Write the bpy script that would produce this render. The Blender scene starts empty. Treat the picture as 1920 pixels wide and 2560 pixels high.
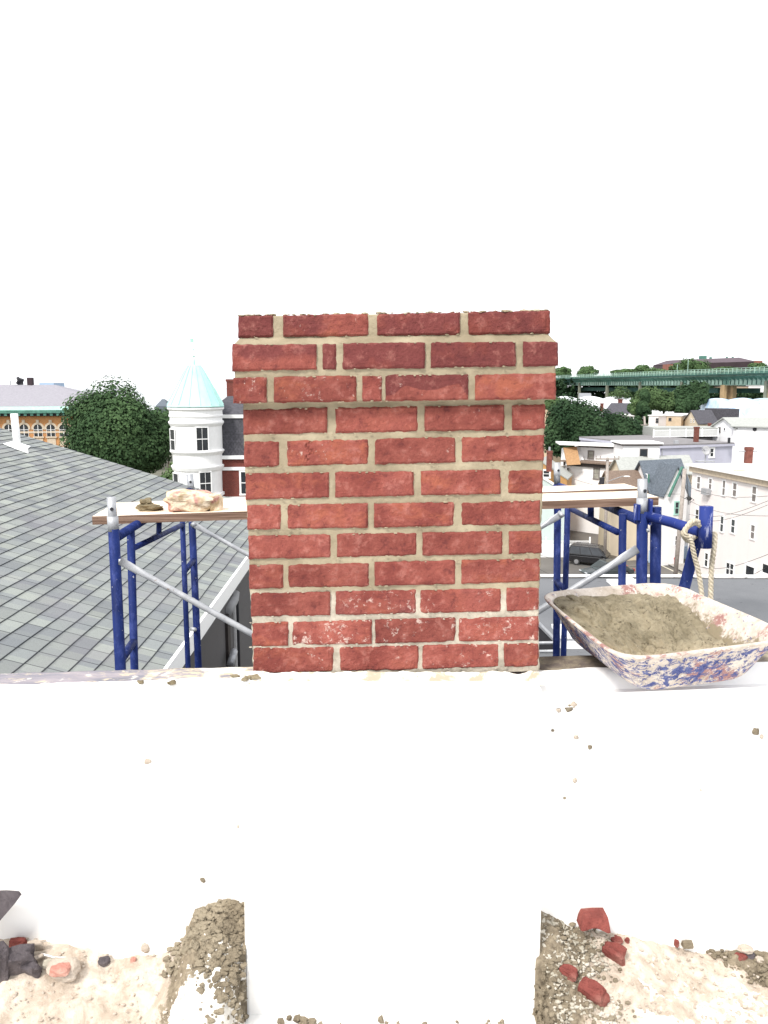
import bpy, bmesh, math, random
import numpy as np
from mathutils import Vector, Matrix, noise as N
R = math.radians
C = bpy.context.scene.collection
sc = bpy.context.scene
random.seed(7)
# ------------------------------------------------------------------ camera
H = 17.0                      # eye height above the street
F = 1993.0                    # focal length in photo pixels (1920x2560)
PITCH = R(9.0)
cam_d = bpy.data.cameras.new('camera'); cam = bpy.data.objects.new('camera', cam_d); C.objects.link(cam)
cam.location = (0, 0, H); cam.rotation_euler = (R(90) - PITCH, 0, 0)
cam_d.sensor_width = 36.0; cam_d.sensor_fit = 'AUTO'; cam_d.lens = 36.0 * F / 2560.0
cam_d.clip_start = 0.05; cam_d.clip_end = 8000
sc.camera = cam
# ------------------------------------------------------------------ world, sun, exposure
SUN_EL, SUN_AZ = R(50), R(214)          # azimuth clockwise from +Y: behind the camera
w = bpy.data.worlds.new('World'); sc.world = w; w.use_nodes = True
nt = w.node_tree; bg = nt.nodes['Background']
sky = nt.nodes.new('ShaderNodeTexSky'); sky.sky_type = 'NISHITA'; sky.sun_disc = False
sky.sun_elevation = SUN_EL; sky.sun_rotation = SUN_AZ; sky.dust_density = 1.0; sky.air_density = 1.0; sky.ozone_density = 1.0
hs = nt.nodes.new('ShaderNodeHueSaturation'); hs.inputs['Saturation'].default_value = 0.12   # overcast: cloud, not blue sky
mxs = nt.nodes.new('ShaderNodeMix'); mxs.data_type = 'RGBA'; mxs.inputs[0].default_value = 0.82      # thin blue sky behind a bright even cloud layer
nt.links.new(sky.outputs[0], hs.inputs['Color']); nt.links.new(hs.outputs[0], mxs.inputs[6]); mxs.inputs[7].default_value = (6.2, 6.3, 6.5, 1); nt.links.new(mxs.outputs[2], bg.inputs['Color'])
bg.inputs['Strength'].default_value = 0.15
sd = bpy.data.lights.new('sun', 'SUN'); sun = bpy.data.objects.new('sun', sd); C.objects.link(sun)
sd.energy = 2.4; sd.angle = R(11); sd.color = (1.0, 0.96, 0.90)
sdir = Vector((math.sin(SUN_AZ) * math.cos(SUN_EL), math.cos(SUN_AZ) * math.cos(SUN_EL), math.sin(SUN_EL)))
sun.rotation_euler = sdir.to_track_quat('Z', 'Y').to_euler()
sc.view_settings.view_transform = 'Standard'; sc.view_settings.look = 'None'
sc.view_settings.exposure = 0.74; sc.view_settings.gamma = 1.0
# ------------------------------------------------------------------ helpers
CAM = Vector((0, 0, H)); FW = Vector((0, math.cos(PITCH), -math.sin(PITCH))); UP = Vector((0, math.sin(PITCH), math.cos(PITCH)))
def ray(px, py): return FW + Vector((1, 0, 0)) * ((px - 960) / F) - UP * ((py - 1280) / F)
def P(px, py, D): d = ray(px, py); return CAM + d * (D / d.y)           # point at distance D ahead
def Q(px, py, zc): return CAM + ray(px, py) * zc
def G(px, py, z=0.0): d = ray(px, py); return CAM + d * ((z - H) / d.z)  # point on the level z
WLOC = {}
def tag(o, label=None, cat=None, group=None, kind=None):
    if label: o['label'] = label
    if cat: o['category'] = cat
    if group: o['group'] = group
    if kind: o['kind'] = kind
    return o
def empty(name, loc, label, cat, group=None, rz=0):
    o = bpy.data.objects.new(name, None); C.objects.link(o); o.location = loc; o.rotation_euler.z = rz
    o.empty_display_size = 0.3; WLOC[o.name] = Vector(loc); return tag(o, label, cat, group)
class MB:
    def __init__(s): s.v = []; s.f = []; s.uv = None; s.col = None
    def add(s, vs, fs):
        b = len(s.v); s.v += [tuple(v) for v in vs]; s.f += [tuple(i + b for i in f) for f in fs]; return s
    def box(s, c, d, rz=0, M=None):
        c = Vector(c); hx, hy, hz = d[0] / 2, d[1] / 2, d[2] / 2
        m = M if M is not None else Matrix.Rotation(rz, 3, 'Z')
        vs = [c + m @ Vector((x * hx, y * hy, z * hz)) for z in (-1, 1) for y in (-1, 1) for x in (-1, 1)]
        return s.add(vs, [(0, 2, 3, 1), (4, 5, 7, 6), (0, 1, 5, 4), (2, 6, 7, 3), (0, 4, 6, 2), (1, 3, 7, 5)])
    def hexa(s, b, t):      # 4 bottom pts, 4 top pts, same winding
        return s.add(list(b) + list(t), [(3, 2, 1, 0), (4, 5, 6, 7), (0, 1, 5, 4), (1, 2, 6, 5), (2, 3, 7, 6), (3, 0, 4, 7)])
    def tube(s, p0, p1, r, n=12, r1=None, caps=True):
        return s.path([p0, p1], r, n, r1=r1, caps=caps)
    def path(s, pts, r, n=10, r1=None, caps=True, radii=None):
        pts = [Vector(p) for p in pts]; vs = []; fs = []; m = len(pts)
        ref = Vector((0, 0, 1)); t0 = (pts[1] - pts[0]).normalized()
        if abs(t0.dot(ref)) > .9: ref = Vector((1, 0, 0))
        a = t0.cross(ref).normalized()
        for i, p in enumerate(pts):
            t = (pts[min(i + 1, m - 1)] - pts[max(i - 1, 0)]).normalized()
            a = (a - t * a.dot(t)).normalized(); b = t.cross(a)
            rr = radii[i] if radii else (r if r1 is None else r + (r1 - r) * i / (m - 1))
            vs += [p + (a * math.cos(2 * math.pi * k / n) + b * math.sin(2 * math.pi * k / n)) * rr for k in range(n)]
        for i in range(m - 1):
            for k in range(n):
                k2 = (k + 1) % n; fs.append((i * n + k, i * n + k2, (i + 1) * n + k2, (i + 1) * n + k))
        if caps: fs.append(tuple(range(n - 1, -1, -1))); fs.append(tuple((m - 1) * n + k for k in range(n)))
        return s.add(vs, fs)
    def lathe(s, c, prof, n=24):    # prof: (radius, z)
        vs = []; fs = []
        for (r, z) in prof: vs += [Vector(c) + Vector((r * math.cos(2 * math.pi * k / n), r * math.sin(2 * math.pi * k / n), z)) for k in range(n)]
        for i in range(len(prof) - 1):
            for k in range(n):
                k2 = (k + 1) % n; fs.append((i * n + k, i * n + k2, (i + 1) * n + k2, (i + 1) * n + k))
        fs.append(tuple(range(n - 1, -1, -1))); fs.append(tuple((len(prof) - 1) * n + k for k in range(n)))
        return s.add(vs, fs)
    def grid(s, fn, nu, nv):
        vs = [fn(i / (nu - 1), j / (nv - 1)) for j in range(nv) for i in range(nu)]
        fs = [(j * nu + i, j * nu + i + 1, (j + 1) * nu + i + 1, (j + 1) * nu + i) for j in range(nv - 1) for i in range(nu - 1)]
        return s.add(vs, fs)
    def rock(s, c, d, seed, sub=2, amp=.25, flat=.0, rz=0, M=None):
        bm = bmesh.new(); bmesh.ops.create_icosphere(bm, subdivisions=sub, radius=.5)
        m = M if M is not None else Matrix.Rotation(rz, 3, 'Z'); sv = Vector((seed * 3.1, seed * 1.7, seed * .9))
        for v in bm.verts:
            p = v.co.copy(); k = 1 + amp * (N.noise(p * 2.2 + sv) * 1.3 + N.noise(p * 6 + sv) * .5)
            if flat:   # chunky block: push towards a cube
                mx = max(abs(p.x), abs(p.y), abs(p.z)); k *= (1 - flat) + flat * (.42 / mx)
            p = p * k; v.co = Vector(c) + m @ Vector((p.x * d[0], p.y * d[1], p.z * d[2]))
        bm.verts.ensure_lookup_table()
        s.add([v.co for v in bm.verts], [tuple(v.index for v in f.verts) for f in bm.faces]); bm.free(); return s
    def build(s, name, mat, parent=None, origin=None, smooth=False, local=False, kind=None):
        root = parent
        while root is not None and root.parent is not None: root = root.parent
        if local: o0 = Vector((0, 0, 0))
        elif root is not None: o0 = WLOC[root.name]
        else: o0 = Vector(origin) if origin is not None else Vector((0, 0, 0))
        me = bpy.data.meshes.new(name)
        me.from_pydata([(v[0] - o0.x, v[1] - o0.y, v[2] - o0.z) for v in s.v], [], s.f)
        if s.uv is not None:
            l = me.uv_layers.new(name='UVMap'); a = np.array([s.uv[lp.vertex_index] for lp in me.loops], dtype=np.float32).ravel(); l.data.foreach_set('uv', a)
        if s.col is not None:
            ca = me.color_attributes.new('brick', 'FLOAT_COLOR', 'POINT'); ca.data.foreach_set('color', np.array(s.col, dtype=np.float32).ravel())
        for m in (mat if isinstance(mat, (list, tuple)) else [mat]): me.materials.append(m)
        if smooth: me.polygons.foreach_set('use_smooth', [True] * len(me.polygons))
        me.update(); o = bpy.data.objects.new(name, me); C.objects.link(o)
        if parent is not None: o.parent = parent
        elif origin is not None: o.location = origin
        if root is None: WLOC[o.name] = o0
        if kind: o['kind'] = kind
        return o
def fbm(p, o=4):
    a, s, r = 1., 0., 0.
    for _ in range(o): r += a * N.noise(p); s += a; a *= .5; p = p * 2.07
    return r / s
# ------------------------------------------------------------------ materials
def srgb(c): return tuple(((x / 255) / 12.92 if x / 255 <= .04045 else ((x / 255 + .055) / 1.055) ** 2.4) for x in c)
class NT:
    def __init__(s, name):
        s.m = bpy.data.materials.new(name); s.m.use_nodes = True; s.t = s.m.node_tree; s.b = s.t.nodes['Principled BSDF']; s.tc = None
    def n(s, typ, **kw):
        nd = s.t.nodes.new(typ)
        for k, v in kw.items():
            if k in nd.inputs.keys(): nd.inputs[k].default_value = v
            else: setattr(nd, k, v)
        return nd
    def l(s, a, b): s.t.links.new(a, b)
    def co(s, kind='Object'):
        if s.tc is None: s.tc = s.t.nodes.new('ShaderNodeTexCoord')
        return s.tc.outputs[kind]
    def noise(s, scale, detail=4, rough=.55, vec=None, kind='Object', stretch=None, dist=0):
        nd = s.n('ShaderNodeTexNoise'); nd.inputs['Scale'].default_value = scale; nd.inputs['Detail'].default_value = detail
        nd.inputs['Roughness'].default_value = rough; nd.inputs['Distortion'].default_value = dist
        v = vec if vec is not None else s.co(kind)
        if stretch is not None:
            mp = s.n('ShaderNodeMapping'); mp.inputs['Scale'].default_value = stretch; s.l(v, mp.inputs[0]); v = mp.outputs[0]
        s.l(v, nd.inputs['Vector']); return nd.outputs['Fac']
    def ramp(s, fac, stops):
        r = s.n('ShaderNodeValToRGB'); e = r.color_ramp.elements
        while len(e) > 1: e.remove(e[-1])
        e[0].position = stops[0][0]; e[0].color = (*stops[0][1], 1)
        for p, c in stops[1:]: q = e.new(p); q.color = (*c, 1)
        s.l(fac, r.inputs[0]); return r.outputs[0]
    def step(s, fac, a, b):
        m = s.n('ShaderNodeMapRange'); m.inputs['From Min'].default_value = a; m.inputs['From Max'].default_value = b; s.l(fac, m.inputs[0]); return m.outputs[0]
    def mix(s, f, a, b, mode='MIX'):
        m = s.n('ShaderNodeMix', data_type='RGBA', blend_type=mode)
        for i, x in ((0, f), (6, a), (7, b)):
            if isinstance(x, (int, float)): m.inputs[i].default_value = x
            elif isinstance(x, tuple): m.inputs[i].default_value = (*x, 1)
            else: s.l(x, m.inputs[i])
        return m.outputs[2]
    def math(s, op, a, b=0.):
        m = s.n('ShaderNodeMath', operation=op)
        for i, x in ((0, a), (1, b)):
            if isinstance(x, (int, float)): m.inputs[i].default_value = x
            else: s.l(x, m.inputs[i])
        return m.outputs[0]
    def bump(s, h, strength=.4, dist=.01):
        b = s.n('ShaderNodeBump'); b.inputs['Strength'].default_value = strength; b.inputs['Distance'].default_value = dist
        s.l(h, b.inputs['Height']); s.l(b.outputs[0], s.b.inputs['Normal'])
    def out(s, col, rough=.8, metal=0., spec=.3):
        if isinstance(col, tuple): s.b.inputs['Base Color'].default_value = (*col, 1)
        else: s.l(col, s.b.inputs['Base Color'])
        if isinstance(rough, (int, float)): s.b.inputs['Roughness'].default_value = rough
        else: s.l(rough, s.b.inputs['Roughness'])
        s.b.inputs['Metallic'].default_value = metal; s.b.inputs['Specular IOR Level'].default_value = spec; return s.m
def plain(name, c, rough=.8, var=.18, scale=3., bump=.0, metal=0., spec=.3, bscale=None, bdist=.01):
    t = NT(name); f = t.noise(scale, 5)
    col = t.mix(t.step(f, .3, .7), tuple(x * (1 - var) for x in c), tuple(min(1, x * (1 + var)) for x in c))
    if bump: t.bump(t.noise(bscale or scale * 6, 4), bump, bdist)
    return t.out(col, rough, metal, spec)
def siding(name, c, step=.12, rough=.7, dirt=.12):     # clapboards: horizontal laps
    t = NT(name); wv = t.n('ShaderNodeTexWave', wave_type='BANDS', bands_direction='Z', wave_profile='SAW'); wv.inputs['Scale'].default_value = math.pi / (10 * step) * 2 / 2
    t.l(t.co(), wv.inputs[0])
    col = t.mix(t.step(t.noise(1.2, 5, stretch=(1, 1, .3)), .35, .75), c, tuple(x * (1 - dirt) for x in c))
    t.bump(wv.outputs['Fac'], .5, .02); return t.out(col, rough)
m_brick = None
def mk_brick():
    t = NT('brick_clay'); at = t.n('ShaderNodeVertexColor', layer_name='brick'); sp = t.n('ShaderNodeSeparateColor'); t.l(at.outputs[0], sp.inputs[0])
    dark, speck, orange = sp.outputs[0], sp.outputs[1], sp.outputs[2]
    n1 = t.noise(9, 5, .6); n2 = t.noise(38, 6, .65); n3 = t.noise(130, 4, .6); n4 = t.noise(14, 4, .6, stretch=(1, 1, 1.6), dist=.6)
    base = t.mix(t.step(t.math('ADD', t.math('MULTIPLY', n1, .6), t.math('MULTIPLY', n2, .4)), .40, .62), (.172, .043, .035), (.288, .086, .067))
    base = t.mix(t.math('MULTIPLY', t.step(n4, .48, .68), t.math('MULTIPLY', orange, .8)), base, (.32, .098, .060))
    wet = t.step(t.math('ADD', dark, t.math('MULTIPLY', t.math('SUBTRACT', n1, .5), 1.2)), .42, .62)
    base = t.mix(t.math('MULTIPLY', wet, .72), base, (.115, .030, .032))
    base = t.mix(t.math('MULTIPLY', t.step(n2, .40, .32), .6), base, (.11, .03, .03))
    base = t.mix(t.math('MULTIPLY', t.step(n2, .54, .70), .6), base, (.36, .15, .125))
    base = t.mix(t.math('MULTIPLY', t.step(n3, .62, .72), .3), base, (.12, .03, .03))
    lime = t.step(t.math('ADD', t.math('ADD', t.math('MULTIPLY', t.noise(16, 5, .7), .35), t.math('MULTIPLY', t.noise(62, 7, .75, dist=.5), .65)), t.math('MULTIPLY', speck, .115)), .66, .71)
    base = t.mix(t.math('MULTIPLY', lime, .85), base, (.52, .40, .35))
    vv = t.n('ShaderNodeHueSaturation'); t.l(base, vv.inputs['Color']); t.l(at.outputs['Alpha'], vv.inputs['Value']); base = vv.outputs[0]
    t.bump(t.math('ADD', n2, t.math('MULTIPLY', n3, .7)), 1.0, .006)
    return t.out(base, .93, 0, .2)
def mk_mortar():
    t = NT('fresh_mortar'); n1 = t.noise(12, 5); n2 = t.noise(150, 4, .7); n3 = t.noise(38, 5)
    gm = t.co(); sx = t.n('ShaderNodeSeparateXYZ'); t.l(gm, sx.inputs[0])
    base = t.mix(t.step(n1, .35, .65), (.245, .203, .138), (.37, .315, .222))
    old = t.mix(t.step(n3, .3, .7), (.28, .25, .20), (.50, .45, .37))        # old joints in the three lowest courses
    base = t.mix(t.step(sx.outputs[2], .235, .215), base, old)
    base = t.mix(t.math('MULTIPLY', t.step(n2, .58, .7), .35), base, (.17, .14, .09))
    t.bump(t.math('ADD', t.math('MULTIPLY', n3, 1.5), n2), .6, .003); return t.out(base, .95, 0, .15)
M = {}
M['brick'] = mk_brick(); M['mortar'] = mk_mortar()
def mk_white():
    t = NT('white_coating'); n = t.noise(2.5, 6); f = t.noise(60, 3)
    col = t.mix(t.math('MULTIPLY', t.step(n, .55, .75), .35), (.92, .915, .90), (.88, .86, .82))
    t.bump(t.math('ADD', t.noise(9, 3), t.math('MULTIPLY', f, .15)), .15, .01); return t.out(col, .6)
M['coating'] = mk_white()
def mk_coping():
    t = NT('weathered_coping'); n = t.noise(7, 6, .65, stretch=(1, 4, 1)); n2 = t.noise(26, 6, .7, stretch=(1, 2.2, 1), dist=.5); n3 = t.noise(13, 5, .6)
    sx = t.n('ShaderNodeSeparateXYZ'); t.l(t.co(), sx.inputs[0])
    col = t.mix(t.step(n, .35, .65), (.20, .20, .235), (.38, .335, .355))
    amt = t.math('MULTIPLY', t.step(sx.outputs[0], -.78, -.42), .16)
    smear = t.step(t.math('ADD', n2, amt), .56, .66)
    col = t.mix(smear, col, (.56, .48, .36))
    wht = t.step(t.math('ADD', n3, amt), .60, .68); col = t.mix(wht, col, (.80, .76, .69))
    dark = t.step(t.noise(40, 5, .7, stretch=(1, 2.5, 1)), .64, .70); col = t.mix(t.math('MULTIPLY', dark, .7), col, (.16, .13, .10))
    t.bump(n2, .6, .006); return t.out(col, .8)
M['coping'] = mk_coping()
def mk_coping_r():
    t = NT('mortar_stained_coping'); n = t.noise(16, 6, .65, dist=.5); n2 = t.noise(60, 5)
    col = t.mix(t.step(n, .4, .6), (.17, .14, .12), (.36, .31, .22)); col = t.mix(t.math('MULTIPLY', t.step(n2, .6, .7), .5), col, (.10, .08, .07))
    t.bump(n, .8, .01); return t.out(col, .9)
M['coping_r'] = mk_coping_r()
def mk_fillet():
    t = NT('smeared_fillet'); a = t.noise(14, 6, .7, dist=.4); col = t.mix(t.step(a, .44, .56), (.42, .36, .27), (.90, .87, .82)); t.bump(t.noise(50, 4), .5, .004); return t.out(col, .9)
M['fillet'] = mk_fillet()
def mk_shingle():
    t = NT('asphalt_shingle'); uv = t.co('UV')
    def brick(off, wd, c1, c2, mo, ms):
        b = t.n('ShaderNodeTexBrick'); b.offset = off; b.inputs['Scale'].default_value = 1.; b.inputs['Brick Width'].default_value = wd; b.inputs['Row Height'].default_value = 1.
        b.inputs['Mortar Size'].default_value = ms; b.inputs['Mortar Smooth'].default_value = .0; b.inputs['Color1'].default_value = (*c1, 1); b.inputs['Color2'].default_value = (*c2, 1); b.inputs['Mortar'].default_value = (*mo, 1)
        t.l(uv, b.inputs['Vector']); return b
    a = brick(.5, 1.7, (.212, .226, .226), (.288, .310, .300), (.06, .065, .07), .035)
    b = brick(.33, 1.13, (.76, .76, .82), (1.16, 1.15, 1.08), (1, 1, 1), .0)
    col = t.mix(.9, a.outputs[0], b.outputs[0], 'MULTIPLY')
    col = t.mix(t.math('MULTIPLY', t.step(t.noise(1.4, 4, kind='Object'), .5, .7), .35), col, (.22, .205, .235))
    g = t.noise(160, 3, .7); col = t.mix(.55, col, t.ramp(g, [(.3, (.62, .62, .62)), (.7, (1.2, 1.2, 1.2))]), 'MULTIPLY')
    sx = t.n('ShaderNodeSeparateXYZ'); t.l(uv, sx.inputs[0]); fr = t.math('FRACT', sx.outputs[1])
    g2 = t.noise(14, 4, .6); lap_shade = t.step(t.math('ADD', fr, t.math('MULTIPLY', g2, .5)), 1.0, 1.22)  # shadow line under the next course's butt, painted into the colour
    col = t.mix(t.math('MULTIPLY', lap_shade, .38), col, (.075, .08, .09))
    t.bump(g, .4, .003); return t.out(col, .95, 0, .15)
M['shingle'] = mk_shingle()
def mk_bluepaint():
    t = NT('blue_steel_paint'); n = t.noise(7, 5); s1 = t.noise(26, 6, .7, stretch=(1, 1, .5)); s2 = t.noise(70, 4, .6)
    col = t.mix(t.step(n, .35, .7), (.004, .012, .072), (.011, .026, .138))
    col = t.mix(t.math('MULTIPLY', t.step(s1, .50, .66), .45), col, (.06, .085, .28))
    col = t.mix(t.step(s1, .70, .74), col, (.36, .38, .48)); col = t.mix(t.step(s2, .685, .72), col, (.40, .40, .44))
    t.bump(s1, .3, .002); return t.out(col, .62, 0, .16)
M['blue'] = mk_bluepaint()
def mk_bluebeat():
    t = NT('battered_blue_paint'); n = t.noise(7, 5); s1 = t.noise(18, 7, .75, stretch=(1, 1, .45), dist=.4); s2 = t.noise(9, 5, .6)
    col = t.mix(t.step(n, .35, .7), (.010, .022, .14), (.028, .050, .24))
    col = t.mix(t.step(s1, .57, .63), col, (.32, .34, .50)); col = t.mix(t.step(s2, .62, .68), col, (.26, .14, .13))
    t.bump(s1, .4, .003); return t.out(col, .6, 0, .18)
M['bluebeat'] = mk_bluebeat()
def mk_galv():
    t = NT('galvanised_steel'); n = t.noise(18, 5, .6); n2 = t.noise(60, 4)
    col = t.mix(t.step(n, .3, .7), (.30, .31, .33), (.50, .51, .53)); col = t.mix(t.step(n2, .66, .72), col, (.26, .20, .17))
    return t.out(col, .5, .35, .4)
M['galv'] = mk_galv()
def mk_wood():
    t = NT('sawn_spruce_plank'); n = t.noise(6, 6, .6, stretch=(.35, 6, 18)); n2 = t.noise(3, 5, .6, stretch=(.5, 3, 3)); sp = t.noise(30, 5, .6, stretch=(.5, 1, 1))
    geo = t.n('ShaderNodeNewGeometry'); sx = t.n('ShaderNodeSeparateXYZ'); t.l(t.co(), sx.inputs[0])
    col = t.ramp(n, [(.32, (.09, .052, .036)), (.5, (.19, .118, .084)), (.68, (.31, .21, .155))])
    top = t.mix(t.step(n2, .45, .62), (.84, .74, .62), (.74, .55, .36))         # upward faces: blown-out skylight painted into the wood colour
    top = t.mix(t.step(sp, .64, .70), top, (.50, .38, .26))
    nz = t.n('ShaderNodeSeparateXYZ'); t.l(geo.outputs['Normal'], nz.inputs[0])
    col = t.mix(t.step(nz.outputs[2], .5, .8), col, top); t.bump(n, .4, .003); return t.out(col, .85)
M['wood'] = mk_wood()
def mk_tray():
    t = NT('paint_crusted_pan'); a = t.noise(14, 8, .75, dist=.3); b = t.noise(36, 8, .78, stretch=(1, 1, 1.6), dist=.6); c = t.noise(75, 6, .72); d = t.noise(12, 6, .7)
    col = t.mix(t.step(a, .40, .62), (.68, .61, .54), (.46, .39, .32))
    col = t.mix(t.step(t.math('ADD', d, t.math('MULTIPLY', c, .25)), .65, .72), col, (.36, .19, .17))
    col = t.mix(t.step(c, .56, .62), col, (.74, .68, .62))
    at = t.n('ShaderNodeVertexColor', layer_name='brick'); sp = t.n('ShaderNodeSeparateColor'); t.l(at.outputs[0], sp.inputs[0])
    mudk = t.step(t.math('ADD', a, t.math('MULTIPLY', sp.outputs[1], .42)), .62, .70); col = t.mix(mudk, col, (.27, .225, .15))
    blue = t.step(t.math('ADD', b, t.math('MULTIPLY', sp.outputs[0], .155)), .645, .68)
    col = t.mix(blue, col, t.mix(t.step(c, .4, .6), (.035, .050, .19), (.11, .135, .30)))
    t.bump(t.math('ADD', a, t.math('MULTIPLY', c, .6)), .8, .006); return t.out(col, .75, 0, .3)
M['tray'] = mk_tray()
def mk_wet(name, c1, c2, c3, sc_=1.):
    t = NT(name); a = t.noise(16 * sc_, 7, .7, dist=.3); b = t.noise(70 * sc_, 5, .7); c = t.noise(5 * sc_, 4)
    col = t.mix(t.step(a, .38, .62), c1, c2); col = t.mix(t.math('MULTIPLY', t.step(c, .5, .68), .7), col, c3); col = t.mix(t.math('MULTIPLY', t.step(b, .60, .68), .6), col, tuple(x * .35 for x in c1))
    t.bump(t.math('ADD', a, t.math('MULTIPLY', b, .5)), 1.0, .014); return t.out(col, .9, 0, .2)
def mk_mud():
    t = NT('mortar_in_pan'); a = t.noise(16, 7, .7, dist=.3); b = t.noise(60, 6, .72); sx = t.n('ShaderNodeSeparateXYZ'); t.l(t.co(), sx.inputs[0])
    wet = t.mix(t.step(a, .38, .62), (.205, .175, .115), (.365, .315, .22)); dry = t.mix(t.step(a, .36, .6), (.33, .27, .18), (.50, .43, .31))
    k = t.step(t.math('ADD', t.math('ADD', sx.outputs[1], t.math('MULTIPLY', sx.outputs[0], -.25)), t.math('MULTIPLY', t.math('SUBTRACT', a, .5), .35)), -.02, -.11)
    col = t.mix(k, wet, dry); col = t.mix(t.math('MULTIPLY', t.step(b, .57, .64), .75), col, (.07, .055, .035))
    t.bump(t.math('ADD', a, t.math('MULTIPLY', b, .6)), 1.0, .016); return t.out(col, .9, 0, .15)
M['panmud'] = mk_mud()
M['mud'] = mk_wet('wet_mortar', (.16, .13, .078), (.27, .225, .145), (.42, .355, .245))
M['clod'] = mk_wet('damp_mortar_clod', (.165, .135, .095), (.27, .225, .16), (.36, .31, .23))
M['grit'] = mk_wet('pale_grit', (.36, .33, .26), (.58, .54, .46), (.70, .66, .58))
def mk_debris():
    t = NT('mortar_and_sand'); at = t.n('ShaderNodeVertexColor', layer_name='brick'); sp = t.n('ShaderNodeSeparateColor'); t.l(at.outputs[0], sp.inputs[0])
    a = t.noise(13, 8, .72, dist=.5); b = t.noise(45, 7, .75); c = t.noise(120, 4, .7)
    sand = t.mix(t.step(a, .40, .64), (.42, .345, .275), (.68, .60, .51)); sand = t.mix(t.math('MULTIPLY', t.step(b, .58, .66), .5), sand, (.30, .20, .155))
    mud = t.mix(t.step(b, .38, .62), (.16, .13, .092), (.30, .25, .18))
    k = t.step(t.math('ADD', sp.outputs[0], t.math('MULTIPLY', t.math('SUBTRACT', a, .5), 1.9)), .44, .56)
    col = t.mix(k, sand, mud)
    wh = t.step(t.math('ADD', sp.outputs[1], t.math('MULTIPLY', t.math('SUBTRACT', t.noise(20, 7, .7, dist=.4), .5), 1.8)), .50, .58)
    col = t.mix(wh, col, (.84, .81, .75)); col = t.mix(t.math('MULTIPLY', t.step(c, .62, .7), .35), col, (.12, .09, .07))
    t.bump(t.math('ADD', b, t.math('MULTIPLY', c, .5)), .8, .006); return t.out(col, .95, 0, .15)
M['debris'] = mk_debris()
M['redbrick'] = mk_wet('broken_red_brick', (.19, .050, .042), (.28, .080, .066), (.40, .20, .165), 1.6)
M['pinkstone'] = mk_wet('pink_stone', (.46, .20, .16), (.58, .30, .24), (.66, .46, .38), 1.)
M['slate'] = mk_wet('broken_slate', (.07, .06, .066), (.125, .108, .115), (.22, .19, .19), 1.)
M['tanstone'] = mk_wet('tan_mortar_chip', (.40, .34, .28), (.52, .45, .38), (.62, .56, .49), .5)
M['roofgrey'] = None
def mk_flatroof():
    t = NT('worn_roof_felt'); a = t.noise(.8, 6, .6); b = t.noise(2.4, 7, .7, stretch=(1, 3.2, 1), dist=.7); c = t.noise(5.5, 5, .6, stretch=(1, 2.5, 1)); g = t.noise(60, 3)
    col = t.mix(t.step(a, .35, .65), (.115, .12, .13), (.165, .17, .18)); col = t.mix(t.step(b, .68, .71), col, (.50, .52, .56)); col = t.mix(t.step(c, .66, .70), col, (.055, .055, .06))
    col = t.mix(.3, col, t.ramp(g, [(.3, (.7, .7, .7)), (.7, (1.2, 1.2, 1.2))]), 'MULTIPLY'); return t.out(col, .9)
M['flatroof'] = mk_flatroof()
def mk_rope():
    t = NT('manila_rope'); n = t.noise(90, 5, .7); return_ = t.mix(t.step(n, .35, .65), (.42, .36, .26), (.70, .63, .50)); t.bump(n, .6, .002); return t.out(return_, .95)
M['rope'] = mk_rope()
M['rockbrick'] = (lambda t: (t.bump(t.noise(60, 5), .8, .005), t.out(t.mix(t.step(t.noise(9, 5, .6, dist=.5), .50, .56), t.mix(t.step(t.noise(20, 6), .45, .6), (.66, .55, .42), (.42, .31, .19)), t.mix(t.step(t.noise(30, 5), .4, .6), (.40, .19, .16), (.50, .30, .25))), .95))[1])(NT('brick_in_mortar'))
M['whitewall'] = siding('white_clapboard', (.87, .865, .87), dirt=.05); M['whitetrim'] = plain('white_trim', (.87, .87, .87), .6, .04)
M['pinkwall'] = siding('off_white_clapboard', (.86, .80, .78), dirt=.05); M['lavwall'] = siding('lavender_clapboard', (.53, .53, .63)); M['creamwall'] = siding('cream_clapboard', (.72, .62, .47))
M['tanwall'] = plain('tan_render', (.56, .44, .31), .9, .15, .8); M['ochrewall'] = siding('ochre_clapboard', (.50, .28, .11)); M['aquawall'] = siding('pale_aqua_clapboard', (.62, .72, .70))
M['greywall'] = siding('dark_grey_siding', (.105, .10, .105), .2); M['greypanel'] = plain('grey_panel', (.36, .36, .37), .8)
M['glass'] = plain('dark_window_glass', (.028, .032, .038), .12, .3, 1.5, spec=.6); M['glasslit'] = plain('window_with_blind', (.30, .29, .25), .4, .3, 2)
M['winframe'] = plain('window_frame_grey', (.20, .18, .17), .7); M['wframe'] = M['whitetrim']
M['slateroof'] = plain('dark_slate_roof', (.075, .073, .085), .9, .3, 4); M['bluegreyroof'] = plain('blue_grey_shingle', (.115, .135, .16), .9, .25, 5, .3); M['brownroof'] = plain('brown_shingle', (.185, .135, .105), .9, .25, 6, .3)
M['tanroof'] = plain('tan_shingle', (.34, .20, .10), .9, .2, 6, .3); M['paleroof'] = plain('pale_grey_shingle', (.37, .38, .36), .9, .12, 4, .2); M['flatgrey'] = plain('flat_grey_roof', (.21, .20, .205), .95, .15, 1.5)
M['whiteroof'] = plain('white_roof_membrane', (.82, .81, .80), .7, .04, 1); M['darktrim'] = plain('dark_fascia', (.05, .042, .04), .8); M['chim'] = plain('red_chimney_brick', (.16, .058, .045), .95, .3, 4, .4)
M['lavroof'] = plain('lavender_slate', (.285, .275, .305), .9, .10, 2.5, .2, bscale=8); M['copper'] = plain('verdigris_copper', (.085, .21, .165), .8, .3, 2); M['copperlt'] = plain('pale_verdigris', (.36, .60, .52), .7, .12, 2)
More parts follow.
